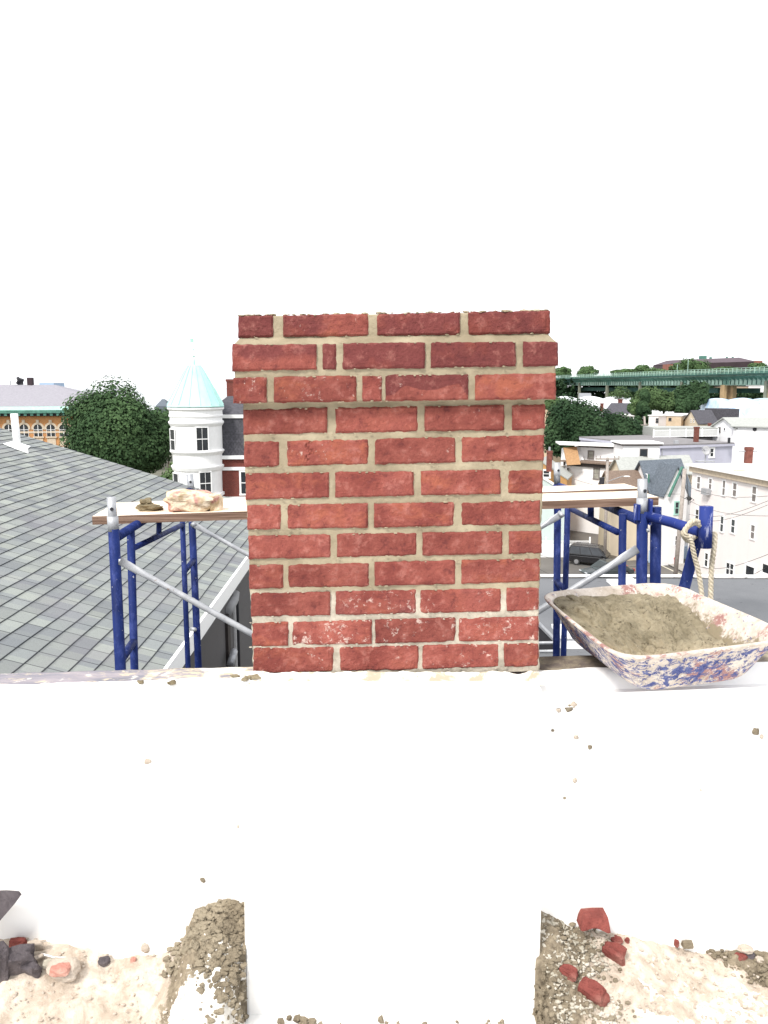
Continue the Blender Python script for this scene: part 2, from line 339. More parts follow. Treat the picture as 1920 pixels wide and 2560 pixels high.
M['turretroof'] = None
M['orangewall'] = plain('orange_brick', (.50, .245, .10), .9, .12, 1.5, .2, bscale=20); M['stone'] = plain('pale_carved_stone', (.56, .47, .36), .9, .15, 4)
M['iron'] = plain('dark_iron', (.035, .035, .04), .7); M['polewood'] = plain('weathered_pole', (.35, .31, .28), .95, .2, 5); M['wire'] = plain('black_cable', (.06, .06, .06), .8)
def mk_turret():
    t = NT('seafoam_metal_roof'); n = t.noise(1.2, 5, stretch=(1, 1, .3)); col = t.mix(t.step(n, .35, .7), (.40, .68, .63), (.54, .78, .74)); return t.out(col, .6, 0, .2)
M['turretroof'] = mk_turret()
def mk_redwall():
    t = NT('old_red_brick_wall'); b = t.n('ShaderNodeTexBrick'); b.inputs['Scale'].default_value = 5.; b.inputs['Color1'].default_value = (.19, .048, .036, 1); b.inputs['Color2'].default_value = (.13, .036, .030, 1); b.inputs['Mortar'].default_value = (.20, .11, .09, 1); b.inputs['Mortar Size'].default_value = .012
    mp = t.n('ShaderNodeMapping'); mp.inputs['Rotation'].default_value = (R(90), 0, 0); t.l(t.co(), mp.inputs[0]); t.l(mp.outputs[0], b.inputs['Vector']); return t.out(b.outputs[0], .95)
M['redwall'] = mk_redwall()
def mk_asphalt():
    t = NT('street_asphalt'); a = t.noise(.15, 6); b = t.noise(2.2, 6, .7); col = t.mix(t.step(a, .35, .65), (.105, .098, .09), (.165, .153, .14)); col = t.mix(t.math('MULTIPLY', t.step(b, .58, .7), .4), col, (.07, .065, .06)); return t.out(col, .95)
M['asphalt'] = mk_asphalt(); M['concrete'] = plain('pale_pavement', (.34, .32, .29), .95, .15, 1); M['ground'] = plain('town_ground', (.13, .13, .10), .95, .3, .05)
M['hill'] = plain('grassy_hill', (.06, .085, .04), 1, .3, .02); M['paint_line'] = plain('road_marking_paint', (.55, .52, .42), .8)
def mk_leaf(name, a, b):
    t = NT(name); at = t.n('ShaderNodeVertexColor', layer_name='brick'); sp = t.n('ShaderNodeSeparateColor'); t.l(at.outputs[0], sp.inputs[0]); n = t.noise(.35, 3)
    col = t.mix(t.math('ADD', t.math('MULTIPLY', sp.outputs[0], .6), t.math('MULTIPLY', t.step(n, .35, .65), .4)), a, b); return t.out(col, .8, 0, .06)
M['leafd'] = mk_leaf('dark_maple_leaves', (.021, .046, .021), (.080, .136, .058)); M['leafm'] = mk_leaf('mid_green_leaves', (.034, .066, .028), (.12, .18, .075)); M['leafb'] = mk_leaf('blackish_green_leaves', (.015, .034, .017), (.056, .100, .046))
M['leafh'] = mk_leaf('hillside_leaves', (.045, .085, .035), (.11, .18, .075)); M['bark'] = plain('tree_bark', (.10, .08, .06), .95, .3, 4)
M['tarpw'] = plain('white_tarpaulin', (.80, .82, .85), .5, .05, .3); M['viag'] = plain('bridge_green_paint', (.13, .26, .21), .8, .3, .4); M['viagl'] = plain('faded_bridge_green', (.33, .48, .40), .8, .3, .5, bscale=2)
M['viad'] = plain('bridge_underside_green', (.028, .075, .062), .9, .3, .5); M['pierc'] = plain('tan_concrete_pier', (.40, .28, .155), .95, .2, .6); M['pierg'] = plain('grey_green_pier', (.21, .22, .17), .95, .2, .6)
def mk_tarpb():
    t = NT('blue_white_tarpaulin'); n = t.noise(.4, 6, .65, stretch=(1, 1, .4), dist=.4); wv = t.noise(.12, 3); col = t.mix(t.step(n, .40, .60), (.34, .50, .70), (.68, .78, .87)); t.bump(t.noise(.5, 4), .5, .3); return t.out(col, .5, 0, .4)
M['tarpb'] = mk_tarpb()
M['carblack'] = plain('black_car_paint', (.012, .012, .014), .25, .1, spec=.6); M['cargreen'] = plain('dark_green_grey_car_paint', (.045, .055, .06), .25, .1, spec=.6); M['carsilver'] = plain('silver_car_paint', (.30, .31, .32), .3, .1, metal=.3)
M['tyre'] = plain('tyre_rubber', (.02, .02, .02), .9); M['rim'] = plain('wheel_rim', (.35, .35, .36), .4, metal=.6); M['red'] = plain('red_lens', (.45, .03, .03), .3); M['lamp'] = plain('clear_lens', (.6, .62, .65), .2)
M['farblue'] = plain('far_blue_glass', (.36, .47, .62), .5, .08, .02); M['farroof'] = plain('far_brown_roof', (.105, .080, .095), .9, .1, .05); M['farwall'] = plain('far_dark_wall', (.05, .035, .04), .9, .2, .1); M['farred'] = plain('far_red_brick', (.26, .11, .085), .9, .1, .1)
# ------------------------------------------------------------------ ground, streets, hill
def sheet(name, pts, z, mat, kind='structure'):
    m = MB(); m.add([(x, y, z) for x, y in pts], [tuple(range(len(pts)))]); return m.build(name, mat, kind=kind)
sheet('ground', [(-600, -300), (1200, -300), (1200, 950), (40, 950), (20, 460), (-600, 430)], 0, M['ground'])
t_ = NT('sky_mirror_water'); t_.bump(t_.noise(.3, 4), .15, .2); M['water'] = t_.out((.10, .13, .14), .12, 0, .5)
sheet('sky_mirror_water', [(-6000, -6000), (6000, -6000), (6000, 7000), (-6000, 7000)], -1.5, M['water'])  # glossy sheet added to reflect white sky and pale the far horizon
sheet('street', [(12.5, 58), (27.5, 52), (31, 90), (36, 160), (28, 160), (14, 92), (6, 92), (6, 58)], .004, M['asphalt'])
mline = MB()
for (a, b) in (((1458, 1316), (1490, 1332)), ((1536, 1355), (1552, 1366)), ((1650, 1412), (1730, 1450))):
    p, q = G(*a), G(*b); d = (q - p).normalized(); s_ = Vector((-d.y, d.x, 0)) * .09
    mline.add([p + s_ + Vector((0, 0, .008)), p - s_ + Vector((0, 0, .008)), q - s_ + Vector((0, 0, .008)), q + s_ + Vector((0, 0, .008))], [(0, 1, 2, 3)])
mline.build('road_marking', M['paint_line'], kind='structure')
# ------------------------------------------------------------------ own building: lower flat roof, deck, parapet, pier
ZR = 14.7
lr = MB(); pts = [(-1.45, 1.6), (14, 1.6), (14, 9.3), (.35, 9.45), (.35, 5.0), (-1.45, 5.0)]
lr.add([(x, y, ZR) for x, y in pts] + [(x, y, 0) for x, y in pts], [tuple(range(6))] + [(i, i + 6, (i + 1) % 6 + 6, (i + 1) % 6) for i in range(6)])
own = lr.build('flat_roof_building', M['flatroof'], origin=(0, 5, 0)); tag(own, 'lower grey flat roof with white paint splashes behind the chimney', 'building')
e = MB(); e.box((7.2, 9.36, ZR + .03), (13.8, .05, .02), rz=math.atan2(-.15, 13.65)); e.build('metal_edge', M['whitetrim'], own)
sheet('roof_deck', [(-4, -3), (4, -3), (4, 2.05), (-4, 2.05)], 15.42, M['coating'])
# parapet
para = empty('parapet_wall', (0, 1.95, 15.42), 'low white coated parapet wall with weathered coping under the chimney', 'wall')
def wl(x, off): return (1.895 + (x + .34) * .081 if x < 0 else 1.905 + (x - .393) * .0998) + off      # the wall runs slightly askew
pm = MB()
for a, b in ((-3.2, -.30), (.34, 3.2)):
    pm.hexa([(a, wl(a, .0), 15.3), (b, wl(b, .0), 15.3), (b, wl(b, .1), 15.3), (a, wl(a, .1), 15.3)], [(a, wl(a, .0), 16.232), (b, wl(b, .0), 16.232), (b, wl(b, .1), 16.232), (a, wl(a, .1), 16.232)])
pm.build('wall_body', M['coating'], para)
pier = MB(); pier.hexa([(-.358, 1.80, 15.2), (.393, 1.80, 15.2), (.393, 2.08, 15.2), (-.358, 2.08, 15.2)], [(-.340, 1.815, 16.262), (.392, 1.80, 16.262), (.392, 1.985, 16.262), (-.340, 1.985, 16.262)])
po = pier.build('pier', M['coating'], para); bv = po.modifiers.new('bevel', 'BEVEL'); bv.width = .012; bv.segments = 3
def coping(x0, x1, f0, f1, b0, b1, name, mat):
    m = MB(); nx = 120
    def fn(u, v):
        x = x0 + (x1 - x0) * u; f = f0 + (f1 - f0) * u; b = b0 + (b1 - b0) * u
        if v < .12: y, z = f + .006 * math.sin(x * 9), 16.232 + (v / .12) * .03
        elif v > .9: y, z = b + .004 * N.noise(Vector((x * 8, 3, 0))), 16.262 - (v - .9) / .1 * .05
        else: t_ = (v - .12) / .78; y = f + (b - f) * t_ + .004 * N.noise(Vector((x * 12, v * 3, 0))); z = 16.262 + .004 * fbm(Vector((x * 14, y * 30, 1)))
        return (x, y, z)
    m.grid(fn, nx, 26); return m.build(name, mat, para, smooth=True)
coping(-3.2, -.335, 1.69, 1.925, 1.80, 2.035, 'coping', M['coping'])
coping(.40, 3.2, 1.965, 2.25, 2.11, 2.36, 'coping', M['coping_r'])
# white roll of coating over the coping front
cm = MB()
cm.grid(lambda u, v: (-3.2 + 2.86 * u, 1.655 + .232 * u + (.045 * v) * (1 + .6 * fbm(Vector((u * 30, 0, 5)))), 16.2 + (.069 * math.sin(v * 1.57))), 140, 8)
cm.grid(lambda u, v: (.393 + 2.8 * u, 1.90 + .28 * u + .085 * v + .02 * v * fbm(Vector((u * 30, 0, 9))), 16.2 + (.069 * math.sin(v * 1.57))), 140, 8)
def foot(u, v):
    x = -.352 + .758 * u; n_ = fbm(Vector((u * 16, 2, 3)), 4); y0_ = 1.905; top = 16.268 + .011 + .014 * n_
    return (x, lerp0(y0_, 1.944, v ** .6), 16.258 + (top - 16.258) * v ** 1.5)
def lerp0(a, b, t): return a + (b - a) * t
cf = MB(); cf.grid(foot, 160, 8); cf.build('mortar_fillet', M['fillet'], para, smooth=True)
cm.build('coating_edge', M['coating'], para, smooth=True)
for i, (px, py, s_) in enumerate([(370, 1903, .010), (508, 2200, .009), (594, 2065, .006), (630, 1945, .006), (1435, 1762, .011), (1422, 1772, .012), (1396, 1776, .007), (1382, 1826, .005), (1440, 1843, .008), (1475, 1868, .008), (1437, 1951, .008), (1412, 1995, .005), (1752, 1975, .004), (1890, 1830, .012), (1905, 1842, .008), (1365, 2300, .01), (362, 2370, .016), (600, 2290, .008)]):
    D = wl((px - 960) / F * 2.0, -.002); p = P(px, py, D); m = MB(); s_ *= .72
    m.rock(p, (s_ * 2.2, s_ * .8, s_ * 2.2), i + 3, 2, .5); m.build('mortar_spatter', M['tanstone' if i % 2 == 0 else 'clod'], para, smooth=True)
for i, (px, py, s_) in enumerate([(625, 1692, .013), (590, 1690, .010), (612, 1698, .008), (430, 1706, .010), (640, 1690, .016), (350, 1705, .008), (1180, 1685, .010), (1330, 1683, .012)]):
    p = G(px, py, 16.268); m = MB(); m.rock(p, (s_ * 2.4, s_ * 2, s_ * .9), i + 30, 2, .5); m.build('mortar_spatter', M['mud'], para, smooth=True)
# ------------------------------------------------------------------ chimney
ch = empty('brick_chimney', (.03, 2.15, 16.26), 'freshly pointed red brick chimney with stepped out top courses', 'chimney')
def c3(x, y): return (570 + x * .50633, 740 + y * .50633)
def c4(x, y): return (570 + x * .50633, 1220 + y * .50633)
ROWS = [   # crop fn, top-left y, top-right y, bottom-left y, bottom-right y, bricks, plane offset, darkness, lime
 (c3, 100, 74, 204, 184, [(50, 220), (272, 692), (738, 1144), (1190, 1590)], -.006, .72, .1),
 (c3, 240, 227, 368, 345, [(20, 435), (468, 532), (568, 972), (1004, 1420), (1460, 1632)], -.030, .68, .15),
 (c3, 404, 383, 528, 508, [(25, 188), (228, 632), (665, 758), (780, 1185), (1222, 1620)], -.028, .36, .7),
 (c3, 562, 536, 685, 658, [(75, 488), (532, 935), (972, 1364), (1406, 1566)], 0, .12, .4),
 (c3, 722, 688, 845, 812, [(80, 250), (292, 692), (728, 1122), (1156, 1560)], 0, .12, .5),
 (c3, 880, 858, 1004, 972, [(88, 497), (530, 915), (954, 1345), (1385, 1553)], 0, .22, .3),
 (c4, 90, 64, 207, 178, [(97, 257), (293, 690), (722, 1115), (1155, 1540)], 0, .22, .4),
 (c4, 237, 213, 350, 322, [(102, 505), (540, 932), (962, 1355), (1390, 1550)], 0, .25, .55),
 (c4, 385, 352, 500, 465, [(105, 270), (298, 695), (725, 1120), (1155, 1540)], 0, .15, .3),
 (c4, 522, 494, 638, 605, [(113, 503), (533, 927), (952, 1348), (1378, 1535)], 0, .28, .8),
 (c4, 668, 635, 784, 750, [(118, 295), (318, 708), (728, 1122), (1142, 1532)], 0, .22, 1.0),
 (c4, 798, 768, 922, 880, [(125, 518), (552, 940), (962, 1340), (1365, 1535)], 0, .18, 1.0)]
D0 = 1.95; DEPTH = .42
bb = MB(); bb.col = []; corb = MB(); corb.col = []; capc = MB(); capc.col = []
XL, XR = 60, 1560
def lerp(a, b, t): return a + (b - a) * t
def sm0(a, b, x): t = max(0, min(1, (x - a) / (b - a))); return t * t * (3 - 2 * t)
rnd = random.Random(11)
for ri, (cf, tl, tr, bl, br, brs, off, dk, lm) in enumerate(ROWS):
    tgt = capc if ri == 0 else (corb if ri < 3 else bb); D = D0 + off
    for bi, (xa, xb) in enumerate(brs):
        jt = rnd.uniform(-3, 3); sl = rnd.uniform(-3, 3)
        def yy(x, top): t = (x - 60) / 1500; return lerp(tl, tr, t) + jt * .6 + sl * (x - (xa + xb) / 2) / 400 if top else lerp(bl, br, t) + jt * .3 - sl * .5 * (x - (xa + xb) / 2) / 400
        A = P(*cf(xa - 1.5, yy(xa, 1) - 1.5), D); B = P(*cf(xb + 1.5, yy(xb, 1) - 1.5), D); Cc = P(*cf(xb + 1.5, yy(xb, 0) + 1.5), D); E = P(*cf(xa - 1.5, yy(xa, 0) + 1.5), D)
        wdt = (B - A).length; hgt = (A - E).length; nu = max(8, int(wdt / .0042)); nv = max(8, int(hgt / .0042)); sd_ = rnd.uniform(0, 90); pl = rnd.uniform(-.0015, .0015); skew = rnd.uniform(-.002, .002)
        tone = dk + rnd.uniform(-.18, .18); org = rnd.choice([.1, .3, .5, 1.0]); spk = lm * rnd.uniform(.5, 1.2); bval = rnd.uniform(.84, 1.08)
        if ri == 5 and bi == 3: org, tone = 1., .25
        if ri == 6 and bi == 2: org, tone = 1., .2
        if ri in (0, 1) and bi == 1 + ri * 0: spk = .55
        vs = []; cols = []; crack = (ri == 4 and bi == 1)
        for j in range(nv):
            for i in range(nu):
                u, v = i / (nu - 1), j / (nv - 1)
                p = (A * (1 - u) + B * u) * v + (E * (1 - u) + Cc * u) * (1 - v)
                du, dv = min(u, 1 - u) * wdt, min(v, 1 - v) * hgt; rr = .0045
                cut = 0.
                if du < rr and dv < rr: cut = max(0, math.hypot(rr - du, rr - dv) - rr * .9)
                e_ = min(du, dv); q = max(0, 1 - e_ / rr); yo = .0042 * q * q * q + cut * .8 + (.006 * max(0, N.noise(Vector((p.x * 30, p.z * 30, sd_ + 7))) - .22) if e_ < .009 else 0)
                wob = N.noise(Vector((p.x * 60, p.z * 60, sd_))) * .0016 + N.noise(Vector((p.x * 170, p.z * 170, sd_))) * .0009
                if du < 1e-6: p = p + Vector((wob, 0, 0))
                if dv < 1e-6: p = p + Vector((0, 0, wob * 1.3))
                nz_ = fbm(Vector((p.x * 22, p.z * 22, sd_)), 4) * .0030 + N.noise(Vector((p.x * 120, p.z * 120, sd_))) * .0011
                if crack:
                    cx = .27 + .035 * math.sin(v * 14) + .01 * N.noise(Vector((v * 9, 1, 1)))
                    if abs(u - cx) * wdt < .0026 and v > .2: nz_ -= .0045
                p = p + Vector((0, pl + skew * (2 * u - 1) + yo - nz_, 0)); vs.append(p)
                tt = tone
                if ri == 2 and bi == 3: tt = .05 + .75 * sm0(-.05, .06, v - .50 - .10 * math.sin(u * 9) + .35 * (1 - sm0(.08, .26, u)) + .35 * sm0(.88, .98, u))
                if ri == 2 and bi == 4: tt = .05; org = 1.
                if ri == 0 and bi == 1: tt = .66 - .34 * sm0(.25, .62, u)
                if ri == 1 and bi == 0: tt = .28 + .30 * sm0(.2, .75, v)
                cols.append((max(0, tt), min(1, spk), org, bval))
        b0 = len(tgt.v); tgt.v += [tuple(p) for p in vs]; tgt.col += cols
        tgt.f += [tuple(b0 + k for k in (j * nu + i, j * nu + i + 1, (j + 1) * nu + i + 1, (j + 1) * nu + i)) for j in range(nv - 1) for i in range(nu - 1)]
        per = [i for i in range(nu)] + [j * nu + nu - 1 for j in range(1, nv)] + [(nv - 1) * nu + i for i in range(nu - 2, -1, -1)] + [j * nu for j in range(nv - 2, 0, -1)]
        dep = (.19 if (wdt > .15 or ri < 3) else .095) if bi in (0, len(brs) - 1) else .09
        if wdt < .15 and bi in (0, len(brs) - 1): dep = .195
        else: dep = .095
        b1 = len(tgt.v); tgt.v += [tuple(vs[k] + Vector((0, dep - vs[k].y + D, 0))) for k in per]; tgt.col += [cols[k] for k in per]
        m_ = len(per); tgt.f += [(b0 + per[k], b1 + k, b1 + (k + 1) % m_, b0 + per[(k + 1) % m_]) for k in range(m_)]
        # bricks that turn the corner and run back along the side
        if bi in (0, len(brs) - 1):
            y0 = D + dep + .018; sx_ = 1 if bi else -1; xo = (Cc.x if bi else A.x); zt, zb_ = (B.z if bi else A.z), (Cc.z if bi else E.z)
            while y0 < D0 + DEPTH - .05:
                y1 = min(y0 + .195, D0 + DEPTH); b2 = len(tgt.v); bm_ = MB(); bm_.box((xo - sx_ * .045, (y0 + y1) / 2, (zt + zb_) / 2), (.09, y1 - y0, zt - zb_))
                tgt.v += bm_.v; tgt.f += [tuple(i + b2 for i in f) for f in bm_.f]; tt = max(0, dk + rnd.uniform(-.2, .2)); tgt.col += [(tt, lm * .5, .4, 1)] * 8; y0 = y1 + .018
body = bb.build('brick_body', M['brick'], ch); corb.build('corbel_course', M['brick'], ch); capc.build('top_course', M['brick'], ch)
mo = MB()   # mortar: one rough surface just behind the brick faces, and a core behind it
prof = [(c3, 101, 76, 56, 1585, -.002), (c3, 206, 186, 57, 1583, -.002), (c3, 210, 190, 57, 1583, -.003), (c3, 236, 224, 30, 1622, -.025), (c3, 250, 240, 27, 1626, -.026), (c3, 526, 506, 34, 1613, -.024), (c3, 529, 511, 36, 1612, -.014), (c3, 531, 514, 74, 1566, .004), (c3, 560, 535, 74, 1566, .0035),
        (c3, 700, 672, 77, 1562, .003), (c3, 1015, 985, 88, 1555, .003), (c4, 220, 192, 98, 1549, .003), (c4, 370, 338, 103, 1546, .003), (c4, 510, 478, 107, 1540, .003), (c4, 655, 620, 115, 1537, .003), (c4, 790, 758, 120, 1537, .003), (c4, 942, 905, 120, 1540, .002)]
lines = []
for (cf, yl, yr, xl, xr, off) in prof: lines.append((P(*cf(xl, yl), D0 + off), P(*cf(xr, yr), D0 + off)))
rows_ = []
for k in range(len(lines) - 1):
    (a0, a1), (b0_, b1_) = lines[k], lines[k + 1]; n_ = max(1, int((a0 - b0_).length / .0038))
    for q in range(n_): t = q / n_; rows_.append((a0.lerp(b0_, t), a1.lerp(b1_, t)))
rows_.append(lines[-1]); nx = 200; vs = []
for (a, b) in rows_:
    for i in range(nx):
        u = i / (nx - 1); p = a.lerp(b, u); nz_ = fbm(Vector((p.x * 26, p.z * 26, 5)), 3) * .0020 + N.noise(Vector((p.x * 110, p.z * 110, 8))) * .0012 - .0026
        e_ = min(u, 1 - u) * 1500; yo = .003 * max(0, 1 - e_ / 10) ** 2
        if e_ < 1: p = p + Vector((N.noise(Vector((p.z * 60, 1, 1))) * .003, 0, 0))
        vs.append(p + Vector((0, yo - nz_, 0)))
nr = len(rows_); mo.add(vs, [(j * nx + i, (j + 1) * nx + i, (j + 1) * nx + i + 1, j * nx + i + 1) for j in range(nr - 1) for i in range(nx - 1)])
bk = []
for j in range(nr):
    l, r_ = vs[j * nx], vs[j * nx + nx - 1]; bk += [(l.x + .004, D0 + DEPTH - .004, l.z), (r_.x - .004, D0 + DEPTH - .004, r_.z)]
b0 = len(mo.v); mo.v += bk
for j in range(nr - 1):
    mo.f += [(j * nx, b0 + 2 * j, b0 + 2 * j + 2, (j + 1) * nx), (j * nx + nx - 1, (j + 1) * nx + nx - 1, b0 + 2 * j + 3, b0 + 2 * j + 1), (b0 + 2 * j, b0 + 2 * j + 1, b0 + 2 * j + 3, b0 + 2 * j + 2)]
mo.f += [tuple([i for i in range(nx)] + [b0 + 1, b0])]
mo.build('mortar_joints', M['mortar'], ch, smooth=True)
mb_ = MB()   # crumbs and drips of mortar along the top edge and the joints
rr_ = random.Random(5)
for k in range(46):
    x = rr_.uniform(55, 1585); t = (x - 55) / 1530; p = P(*c3(x, lerp(99, 73, t)), D0 + rr_.uniform(-.004, .03)); s_ = rr_.uniform(.002, .006); mb_.rock(p + Vector((0, 0, .001)), (s_ * 4, s_ * 3, s_ * 1.3), k, 1, .5)
for k in range(260):
    row = rr_.choice(ROWS); x = rr_.uniform(110, 1520); t = (x - 60) / 1500
    p = P(*row[0](x, lerp(row[1], row[2], t) + rr_.uniform(-4, 1) if rr_.random() < .5 else lerp(row[3], row[4], t) + rr_.uniform(-1, 4)), D0 + row[6] - .001); s_ = rr_.uniform(.0012, .0030); mb_.rock(p, (s_ * 3.2, s_ * 1.2, s_ * 1.5), k + 99, 1, .5)
mb_.build('mortar_crumb', M['mortar'], ch, kind='stuff')
lb = MB(); lb.box((.03, D0 + .215, 15.5), (.70, .40, 1.50)); lb.build('chimney_foot', M['coating'], ch)
# ------------------------------------------------------------------ mortar pan
T4 = [P(1556, 1650, 1.72), None, P(1672, 1457, 2.43), P(1352, 1483, 2.30)]
T4 = [Vector((.535, 1.72, 0)), Vector((1.008, 1.877, 0)), Vector((.895, 2.43, 0)), Vector((.46, 2.30, 0))]
B4 = [Vector((.615, 1.815, 0)), Vector((.925, 1.915, 0)), Vector((.84, 2.33, 0)), Vector((.535, 2.25, 0))]
ZB, ZT = 16.272, 16.388
def rr_pt(th, e=.22):
    c, s_ = math.cos(th), math.sin(th); return (math.copysign(abs(c) ** e, c), math.copysign(abs(s_) ** e, s_))
def trayp(u, v, f):       # u,v in [-1,1], f = height fraction
    a, b = (u + 1) / 2, (v + 1) / 2; q = []
    for S in (B4, T4): q.append((S[0] * (1 - a) + S[1] * a) * (1 - b) + (S[3] * (1 - a) + S[2] * a) * b)
    p = q[0].lerp(q[1], f); return Vector((p.x, p.y, ZB + (ZT - ZB) * f))
tr = MB(); tr.col = []; NA = 160
ringdef = [(0, 0, 0.0), (.90, 0, 0), (.975, 0.02, 0), (1, .12, 0)] + [(1, .12 + .82 * k / 10, 0) for k in range(1, 11)] + [(1.018, .95, .0), (1.036, .985, 0), (1.034, 1.03, 0), (1.01, 1.05, 0), (.985, 1.03, 0), (.965, .97, 0)] + [(.965, .97 - .80 * k / 10, 1) for k in range(1, 11)] + [(.93, .10, 1), (0.0, .06, 1)]
for ri, (s_, f, inn) in enumerate(ringdef):
    for k in range(NA):
        th = 2 * math.pi * k / NA; u, v = rr_pt(th, .30); p = trayp(u * s_, v * s_, f); nn = fbm(p * 9, 3) * .006 + N.noise(p * 45) * .0015
        if s_ > .5: p = p + Vector((u, v, 0)) * nn * (.6)
        tr.v.append(tuple(p + Vector((0, 0, nn * .4)))); tr.col.append((1. if (not inn and f < .9) else .25, (1.0 - f if inn else 0), 0, 1))
tr.f = [(i * NA + k, i * NA + (k + 1) % NA, (i + 1) * NA + (k + 1) % NA, (i + 1) * NA + k) for i in range(len(ringdef) - 1) for k in range(NA)]
tray = tr.build('mortar_pan', M['tray'], origin=(.75, 2.1, ZB), smooth=True); tag(tray, 'paint splattered rectangular mortar pan resting on the parapet right of the chimney', 'mortar pan')
mu = MB(); NR = 150; NM = 440
for i in range(NR + 1):
    r_ = i / NR
    for k in range(NM):
        th = 2 * math.pi * k / NM; u, v = rr_pt(th, .34); u, v = u * r_, v * r_
        rear = max(0, min(1, (v + .15) / .9)); left = max(0, min(1, (-u - .1) / .9)); base = .32 + .53 * rear * rear * (3 - 2 * rear) * (1 - .12 * max(0, u)) + .16 * left * (.4 + .6 * rear)
        base -= .05 * max(0, -v) ** 2
        q = trayp(u, v, 0); n_ = fbm(q * 11, 5) * .26 + fbm(q * 34, 5) * .24 + fbm(q * 90, 3) * .10; cl = N.voronoi(q * 22)[0][0]; n_ += .22 * max(0, .42 - cl) * (1 if v > -.55 else .7); n_ -= .30 * max(0, 1 - abs(N.noise(q * 13 + Vector((5, 2, 1)))) * 14) * sm0(-.6, .0, v) * (.3 + .7 * (N.noise(q * 5) > -.1)); n_ += .16 * abs(fbm(q * 20, 3))
        f = base + n_ * (1 - r_ ** 6 * .5); s_ = .955 + .0 * f
        mu.v.append(tuple(trayp(u * s_, v * s_, max(.085, min(.97, f)))))
mu.f = [(i * NM + k, i * NM + (k + 1) % NM, (i + 1) * NM + (k + 1) % NM, (i + 1) * NM + k) for i in range(NR) for k in range(NM)]
rr_ = random.Random(8)
for k in range(330):
    u, v = rr_.uniform(-.85, .85), rr_.uniform(-.9, .5); s_ = rr_.choice([.004, .006, .008, .012]) * rr_.uniform(.7, 1.2); p = trayp(u, v, .16 + .2 * max(0, v)); mu.rock(p, (s_ * 2, s_ * 2, s_ * 1.3), k, 1, .6)
for (u, v, s_) in ((-.02, -.72, .035), (-.22, -.70, .024), (-.45, -.86, .03), (-.5, -.8, .022), (-.38, -.84, .028), (.12, -.78, .018), (-.1, -.35, .02), (-.05, -.42, .015), (.05, -.05, .02), (.12, .05, .016)):
    mu.rock(trayp(u, v, .2), (s_ * 1.3, s_, s_ * .7), int(s_ * 999), 3, .6)
mud = mu.build('wet_mortar', M['panmud'], origin=(.75, 2.1, ZB + .02), smooth=True); tag(mud, 'olive grey wet mortar spread lumpily inside the pan', 'mortar')
# ------------------------------------------------------------------ scaffold
sf = empty('scaffold_tower', (0, 3.9, ZR), 'blue tubular scaffold tower with galvanised braces standing behind the chimney', 'scaffold')
def vp(px0, py0, px1, D, zbot=ZR, py1=1665):  # a post from pixel (px0,py0) leaning to (px1,py1), extended down to the roof
    a, b = P(px0, py0, D), P(px1, py1, D); d = (b - a); return a, a + d * ((a.z - zbot) / -d.z)
def frame(posts, rails, pins, lugs):
    root = None
    m = MB(); [m.tube(a, b, r, 14) for a, b, r in rails]; root = m.build('end_frame', M['blue'], sf, smooth=True)
    for (a, b, r) in posts: q = MB(); q.tube(a, b, r, 20); q.build('post', M['blue'], root, smooth=True)
    for (a, b, r, rc) in pins:
        q = MB(); q.tube(a, b, r, 20); d = (b - a).normalized(); q.tube(b - d * .06, b, rc, 20); q.build('coupling_pin', M['galv'], root, smooth=True)
        h_ = MB(); c = a + (b - a) * .33 + Vector((.004, -r * .9, 0)); h_.tube(c, c + Vector((.002, -.004, 0)), .007, 10); h_.build('pin_hole', M['iron'], root)
    for (a, b, r) in lugs: q = MB(); q.tube(a, b, r, 10); q.build('brace_lug', M['galv'], root, smooth=True)
    return root
# left frame
a1, b1 = vp(284, 1322, 301, 3.10); a2, b2 = vp(327, 1334, 336, 3.36); a3, b3 = vp(456, 1305, 470, 4.28); a4, b4 = vp(480, 1305, 496, 4.58)
def onpost(a, b, z): t = (a.z - z) / (a.z - b.z); return a.lerp(b, t)
pt1 = P(278, 1243, 3.10); rt = P(300, 1345, 3.12)
frame([(a1, b1, .0215), (a2, b2, .017), (a3, b3, .0145), (a4, b4, .0205)],
      [(onpost(a1, b1, rt.z), onpost(a4, b4, rt.z), .019), (P(330, 1372, 3.36), P(456, 1312, 4.28), .0135), (onpost(a2, b2, rt.z - .04), onpost(a2, b2, rt.z), .017), (P(398, 1300, 3.85), P(397, 1342, 3.85), .013), (onpost(a1, b1, 15.895), onpost(a2, b2, 15.895), .0175), (onpost(a3, b3, 15.99), onpost(a4, b4, 15.99), .016)],
      [(pt1, P(284, 1328, 3.10), .0175, .0215), (P(474, 1186, 4.58), P(480, 1240, 4.58), .0195, .0195), ],
      [(P(302, 1398, 3.08), P(302, 1407, 3.08), .009), (P(484, 1500, 4.5), P(478, 1497, 4.6), .012), (P(487, 1574, 4.5), P(479, 1572, 4.6), .012), (P(482, 1306, 4.5), P(488, 1316, 4.5), .014)])
